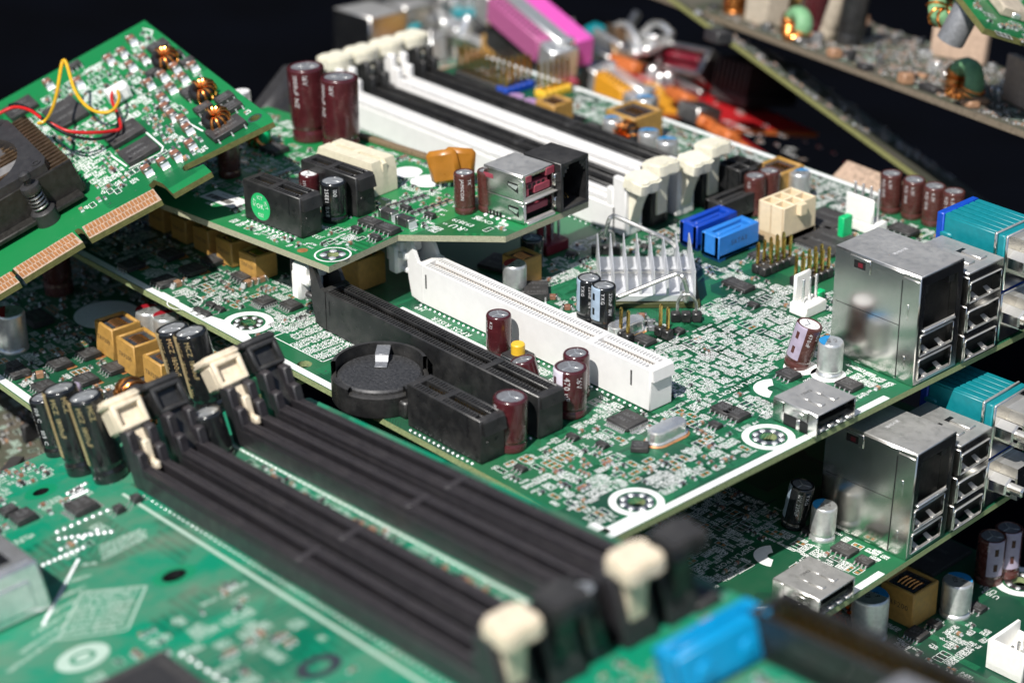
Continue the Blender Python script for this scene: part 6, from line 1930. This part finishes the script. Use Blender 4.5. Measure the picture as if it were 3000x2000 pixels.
def dsub_scrap(name, label, A0, B0, C0, top, face, L_extra=0, sz=11, g_=1.0, hw_=14):
    fr, L, yC = frame3(px(*A0[:3]), A0[3], px(*B0[:3]), B0[3], px(*C0[:3]), C0[3])
    o = thing(name, label, 'connector', fr); L += L_extra
    k = MB(); k.box(1, L - 3, 0, 8 * g_, -4, 5, 0, .5)
    ob = k.build('socket_face', (face,), o)
    k = MB(); n = int((L - 6) / 2.4)
    for i in range(n):
        for q in range(3):
            k.lathe([(.6, 0), (.6, .06), (.01, .06)], 8, 0, cap=False, T=Matrix.Translation((3 + i * 2.4 + (q % 2) * 1.2, (1.4 + q * 2.5) * g_, 5.0)))
    k.build('socket_holes', ('hollow_dark',), ob, clean=False)['kind'] = 'stuff'
    k = MB(); k.box(-2, L + 1, 8 * g_, 16 * g_, -5, 5.6, 0, .5); k.box(L - 3.2, L + 6, .5, 16 * g_, -7, 4.4, 0, .6); k.box(-8, 1.2, .5, 16 * g_, -7, 4.4, 0, .6)
    ob = k.build('connector_shell', ('can_aluminium',), o)
    k = MB(); k.box(L - 3, L + 9, 2, 15 * g_, -11, -6.8, 0, .5); k.build('connector_foot', ('plum_plastic',), o)
    for q in (-1.5, L + 1.5):
        k = MB(); k.lathe([(2.2, 0), (2.2, 2.6), (1.2, 3.2), (.01, 3.2)], 6, 0, (q + 1.5, 12 * g_, 4.2), cap=False); k.build('hex_standoff', ('tin_bright',), o)
    if hw_:
        k = MB(); k.box(-1, L + 2, 16.1 * g_, 16.1 * g_ + hw_, -6, 4.6, 0, .6); k.build('connector_housing', (top,), o)
    k = MB(); k.box(-4, L + 3, 3, 15 * g_, -sz - 6, -7.2, 0, .5); k.build('connector_base', ('slot_black',), o)
    return o


dsub_scrap('parallel_port', 'magenta parallel port connector with silver shell, behind the white memory sockets', ('z3', 60, 78, 800), ('z3', 520, 474, 770), ('z3', 350, -40, 812), 'magenta_plastic', 'pink_plastic', g_=.72, hw_=8.5)
dsub_scrap('game_port', 'yellow perforated connector with silver band on the scrap heap', ('z3', 935, 690, 780), ('z3', 1210, 875, 765), ('z3', 1060, 600, 790), 'orange_plastic', 'orange_plastic', g_=.62, hw_=0)
# --- red and orange boards on the heap
fr, o, d = pile_board('expansion_card', 'red expansion card lying on the heap behind the motherboard', 'circuit board', ('z3', 1150, 600, 815), ('z3', 1860, 960, 770), ('z3', 1640, 560, 850), lambda L, y: (-4, L + 12, -1, y + 3), 'red_mask', 'rust_orange', seed=102)
for x, y in ((1430, 610), (1490, 670), (1555, 665), (1620, 640), (1700, 650)):
    u, v = fr.at('z3', x, y, 2); k = MB(); k.lathe([(2.2, 0), (2.2, 4), (1.6, 5), (.01, 5)], 14, 0, cap=False); k.build('solid_capacitor', ('tin_bright',), o, (u, v, 0))
for x, y, sx, sy, sz, m_ in ((1830, 860, 12, 10, 6, 'tin_dull'), (1650, 770, 9, 7, 2, 'chip_black'), (1600, 620, 40, 3, 3, 'tin_dull')): blk(o, 'connector_block', m_, fr, 'z3', x, y, sz, sx, sy, sz)
d.clutter([(-5, 0), (110, 0), (110, 30), (-5, 30)], 9, .2, .5, 1.4); d.finish()
fr, o, d = pile_board('circuit_strip', 'bright yellow circuit board piece under the red card', 'circuit board', ('z3', 1285, 700, 795), ('z3', 1560, 915, 772), ('z3', 1390, 655, 805), lambda L, y: (-4, L + 2, -3, y + 2), 'orange_plastic', 'rust_orange', seed=103)
for i, (a, b, w) in enumerate((((1100, 530), (1300, 610), 4.5), ((1580, 800), (1730, 880), 6), ((1690, 960), (1880, 1070), 7), ((1900, 1090), (2080, 1190), 6))):
    fr2, L, yC = frame3(px('z3', *a), 790 - i * 12, px('z3', *b), 775 - i * 12, px('z3', b[0], b[1] - 140), 840)
    k = MB(); k.box(0, L, -w / 2, w / 2, 0, 4, 0, .8); q = k.build('terminal_strip', ('rust_orange',)); q.matrix_world = fr2.mat()
    q['label'] = ('orange strip behind the yellow connector', 'rust orange block beside the red card', 'orange strip along the back edge of the topmost motherboard', 'last dim orange strip by the dark gap')[i]; q['category'] = 'plastic strip'; q['group'] = 'orange strips on the heap'
fr, o, d = pile_board('circuit_strip', 'long dim red circuit strip beside the back edge of the topmost motherboard', 'circuit board', ('z3', 1780, 890, 770), ('z4', 560, 1040, 745), ('z3', 2000, 880, 830), lambda L, y: (-4, L + 5, -2, 10), 'red_mask', 'rust_orange', seed=104)
# --- red video connector with tin shell
fr2, L, yC = frame3(px('z3', 1240, 520), 840, px('z3', 1620, 600), 820, px('z3', 1330, 300), 845)
o = thing('video_port', 'tin video port shell with dull red insert, on the heap', 'connector', fr2)
k = MB(); k.box(-5, L + 18, -2, 0, -14, 6, 0, .4); k.box(-5, L + 18, yC - 4, yC - 2, -14, 6, 0, .4); k.box(-6, -3, -2, yC - 2, -14, 7, 0, .4); k.box(L + 16, L + 19, -2, yC - 2, -14, 6, 0, .4); k.box(-8, -5, -8, yC + 8, 2, 5, 0, .4)
k.build('connector_shell', ('tin_dull',), o)
k = MB(); k.box(-3, L + 16, 0, yC - 4, -14, 1, 0, .4); k.box(0, L + 12, yC * .35, yC * .6, 1, 4, 0, .4); k.build('socket_face', ('crimson_plastic',), o)
# --- bent tin brackets
for i, (a, b, c, m_, sz) in enumerate((((840, 330), (1060, 470), (900, 110), 'tin_dull', 3), ((1060, 180), (1120, 420), (1340, 120), 'fin_bronze', 2), ((860, 620), (1040, 700), (900, 540), 'tin_dull', 10), ((1130, 380), (1370, 400), (1150, 260), 'tin_bright', 3))):
    fr2, L, yC = frame3(px('z3', *a), 830, px('z3', *b), 815, px('z3', *c), 850)
    o = thing('metal_bracket', ('bent grey bracket right of the magenta connector', 'dark bronze bracket plate standing in the heap', 'small grey bracket block between magenta and yellow connectors', 'bright tin bracket beside the video port')[i], 'bracket', fr2, 'metal brackets on the heap')
    k = MB(); k.box(0, L, 0, abs(yC), -sz, 0, 0, .5); k.build('bracket_plate', (m_,), o)
    k = MB(); k.tube(smooth([(0, abs(yC), 0), (L * .3, abs(yC) + 2, 3), (L * .7, abs(yC) + 1, 3), (L, abs(yC), 0)], 5), 1.4, 8); k.box(0, L, abs(yC) * .4, abs(yC) * .55, 0, 3, 0, .5); k.build('bracket_lip', ('tin_bright',), o)
# --- leaning boards at the upper right
fr, o, d = pile_board('circuit_board', 'dusty grey circuit board leaning at upper right with copper coil', 'circuit board', ('z4', 60, 50, 800), ('z4', 2260, 868, 640), ('z4', 1700, 430, 735), lambda L, y: (-40, L + 30, 0, y + 22), 'dusty_mask', 'dusty_resin', 1.9, seed=105)
for i in range(55):
    t = rnd.random(); k = MB(); s1_, s2_ = rnd.uniform(.8, 2.6), rnd.uniform(.6, 2); k.box(-s1_, s1_, -s2_, s2_, 0, rnd.uniform(.8, 4), 0, .2)
    k.build('chip_capacitor', (rnd.choice(('tin_dull', 'chip_black', 'mlcc_tan', 'chip_black', 'tin_bright')),), o, (d.ext[0] + 40 + t * (d.ext[1] - d.ext[0] - 50), rnd.uniform(2, d.ext[3] - 2), .05), (0, 0, rnd.uniform(0, 3)))
for x, y, sx, sy, sz, m_, rz in ((540, 160, 13, 9, 22, 'dusty_cream', .1), (690, 120, 7, 5, 24, 'tan_block', 0), (240, 200, 9, 6, 4, 'chip_black', 0), (1000, 320, 4, 4, 3, 'mlcc_tan', 0), (760, 240, 8, 5, 2, 'tin_dull', 0), (1470, 480, 4, 4, 3.4, 'mlcc_tan', 0), (1630, 560, 8, 4, 2, 'chip_black', 0), (1830, 400, 17, 3, 16, 'tan_plate', .5), (1740, 380, 12, 3, 17, 'tan_plate', .9), (2190, 690, 16, 3, 14, 'tan_plate', -.2), (1950, 640, 5, 4, 2, 'mlcc_tan', 0), (1890, 660, 5, 4, 2, 'mlcc_tan', 0), (1200, 420, 5, 4, 2, 'chip_black', 0)):
    blk(o, 'connector_block' if sz > 5 else 'chip_capacitor', m_, fr, 'z4', x, y, 0 if sz > 8 else sz, sx, sy, sz, rz)
for x, y, d_, h, m_, l in ((940, 250, 6, 26, 'dusty_cream', (.35, 0)), (1085, 290, 9, 26, 'slot_black', (.12, 0)), (850, 210, 9, 26, 'maroon_sleeve', (.05, 0)), (340, 90, 9, 8, 'copper_wire', (0, 0))):
    u, v = fr.at('z4', x, y, 0); ecap(fr, o, u, v, d_, h, sleeve=m_, lean=l, vent='X')
for x, y, R0 in ((1850, 560, 4.8), (750, 190, 4.0)):
    u, v = fr.at('z4', x, y, 4); toroid(fr, o, u, v, 5, R0, 2.6, Matrix.Rotation(1.5, 4, 'X') @ RZ(1), core='toroid_green', turns=15, arc=(1.6, 5.0))
u, v = fr.at('z4', 2030, 670, 0); k = MB(); k.box(-.5, .5, -.5, .5, 0, 5, 0, .1); k.box(3, 3.8, -.5, .5, 0, 6, 0, .1); k.build('pin', ('tin_bright',), o, (u, v, 0), (.3, .2, 0))
d.clutter([(0, 2), (d.ext[1], 2), (d.ext[1], d.ext[3]), (0, d.ext[3])], 160, .1, .8, 1.2); d.finish('silk_dim')
fr, o, d = pile_board('circuit_board', 'thin board with yellowish cut edge slanting down into the dark gap', 'circuit board', ('z4', -90, -30, 770), ('z4', 1600, 1190, 690), ('z4', 560, 300, 850), lambda L, y: (0, L, 0, max(18, y)), 'dusty_mask', 'yellow_edge', 1.6, seed=106)
d.clutter([(0, 0), (90, 0), (90, d.ext[3]), (0, d.ext[3])], 60, .2, .5, 1.3); d.finish('silk_dim')
fr, o, d = pile_board('circuit_board', 'green board corner with coil in the top right corner', 'circuit board', ('z4', 1790, -60, 640), ('z4', 1975, 175, 622), ('z4', 2200, -40, 665), lambda L, y: (-20, L + 1, 0, y + 30), 'card_mask', 'yellow_edge', 1.8, seed=107)
u, v = fr.at('z4', 1750, 30, 0); toroid(fr, o, -9, 6, -6, 6, 2.6, Matrix.Rotation(1.4, 4, 'X'), core='toroid_green', turns=10, arc=(0, 6))
k = MB(); k.lathe([(4, 0), (4, 11), (3.4, 12), (.01, 12)], 24, 0, cap=False); k.build('solid_capacitor', ('can_dirty',), o, (2, 5, -13.8))
blk(o, 'memory_chip', 'dusty_cream', fr, 'z4', 2130, 15, 2, 14, 9, 3); blk(o, 'connector_block', 'tin_bright', fr, 'z4', 2180, 100, 1, 3, 3, 2)
d.clutter([(-20, 2), (30, 2), (30, 60), (-20, 60)], 30, .2, .5, 1.3); d.finish()
# --- tan plate and dark heatsink in the gap
w0 = Vector((*A('b2', 430, 520), 0)); dd = (w0 - CAM).length + 14
fr2, L, yC = frame3(px('b2', 100, 300), dd + 8, px('b2', 760, 560), dd - 4, px('b2', 250, 40), dd + 14)
o = thing('chip_plate', 'tan flat plate with faint print, leaning behind four brown capacitors', 'plate', fr2)
k = MB(); k.box(0, L, -6, yC, -2.5, 0, 0, .4); pl = k.build('plate_body', ('tan_plate',), o)
k = MB(); k.text('79F20 1000J', 2.6, TR(L * .5, yC * .8, .02)); k.text('R 18 250V', 2, TR(L * .5, yC * .5, .02)); k.build('plate_print', ('dusty_resin',), pl, clean=False)
fr2, L, yC = frame3(px('ov', 590, 235), 700, px('ov', 655, 150), 712, px('ov', 560, 200), 715)
o = thing('plastic_bar', 'dark grey plastic bar behind the two tall maroon capacitors', 'bar', fr2)
k = MB(); k.box(-8, L + 2, -7, 3, -8, 0, 0, 2.2); k.build('bar_body', ('fan_grey',), o); k = MB(); k.box(-40, 3, -12, -6, -9, -1, 0, 1.5); k.build('bar_foot', ('fan_grey',), o)
fr2, L, yC = frame3(px('z4', 190, 560), 800, px('z4', 420, 640), 790, px('z4', 260, 480), 830)
o = thing('heatsink', 'black finned heatsink lying in the dark gap beside the red card', 'heatsink', fr2)
k = MB(); k.box(0, L, 0, 30, -4, 0, 0, .4)
for i in range(8): k.box(i * L / 8, i * L / 8 + 1, 0, 30, 0, 11, 0, .2)
k.build('heatsink_body', ('fan_grey',), o)

# --- dark scrap board seen in the gap at the lower left
fr = Frame((0, 0, -52), eul(3, -2, -14)); u, v = fr.at('a1', 120, 200)
o = thing('circuit_board', 'dark grimy scrap board deep in the gap at the left edge', 'circuit board', fr); d = Deco(fr, o, 120)
slab(fr, 'circuit_board', ('dusty_mask', 'yellow_edge', 'yellow_edge'), o, [(u - 60, v - 40), (u + 45, v - 40), (u + 45, v + 30), (u - 60, v + 30)], 1.6)
for i in range(26):
    k = MB(); a, b = rb.uniform(1, 5), rb.uniform(1, 4); k.box(-a, a, -b, b, 0, rb.uniform(1, 6), 0, .3)
    k.build('connector_block', (rb.choice(('chip_black', 'tin_dull', 'slot_black', 'mlcc_tan')),), o, (u + rb.uniform(-55, 40), v + rb.uniform(-36, 26), .05), (0, 0, rb.uniform(0, 3)))
d.clutter([(u - 58, v - 38), (u + 43, v - 38), (u + 43, v + 28), (u - 58, v + 28)], 90, .2, .5, 1.2); d.finish('silk_dim')
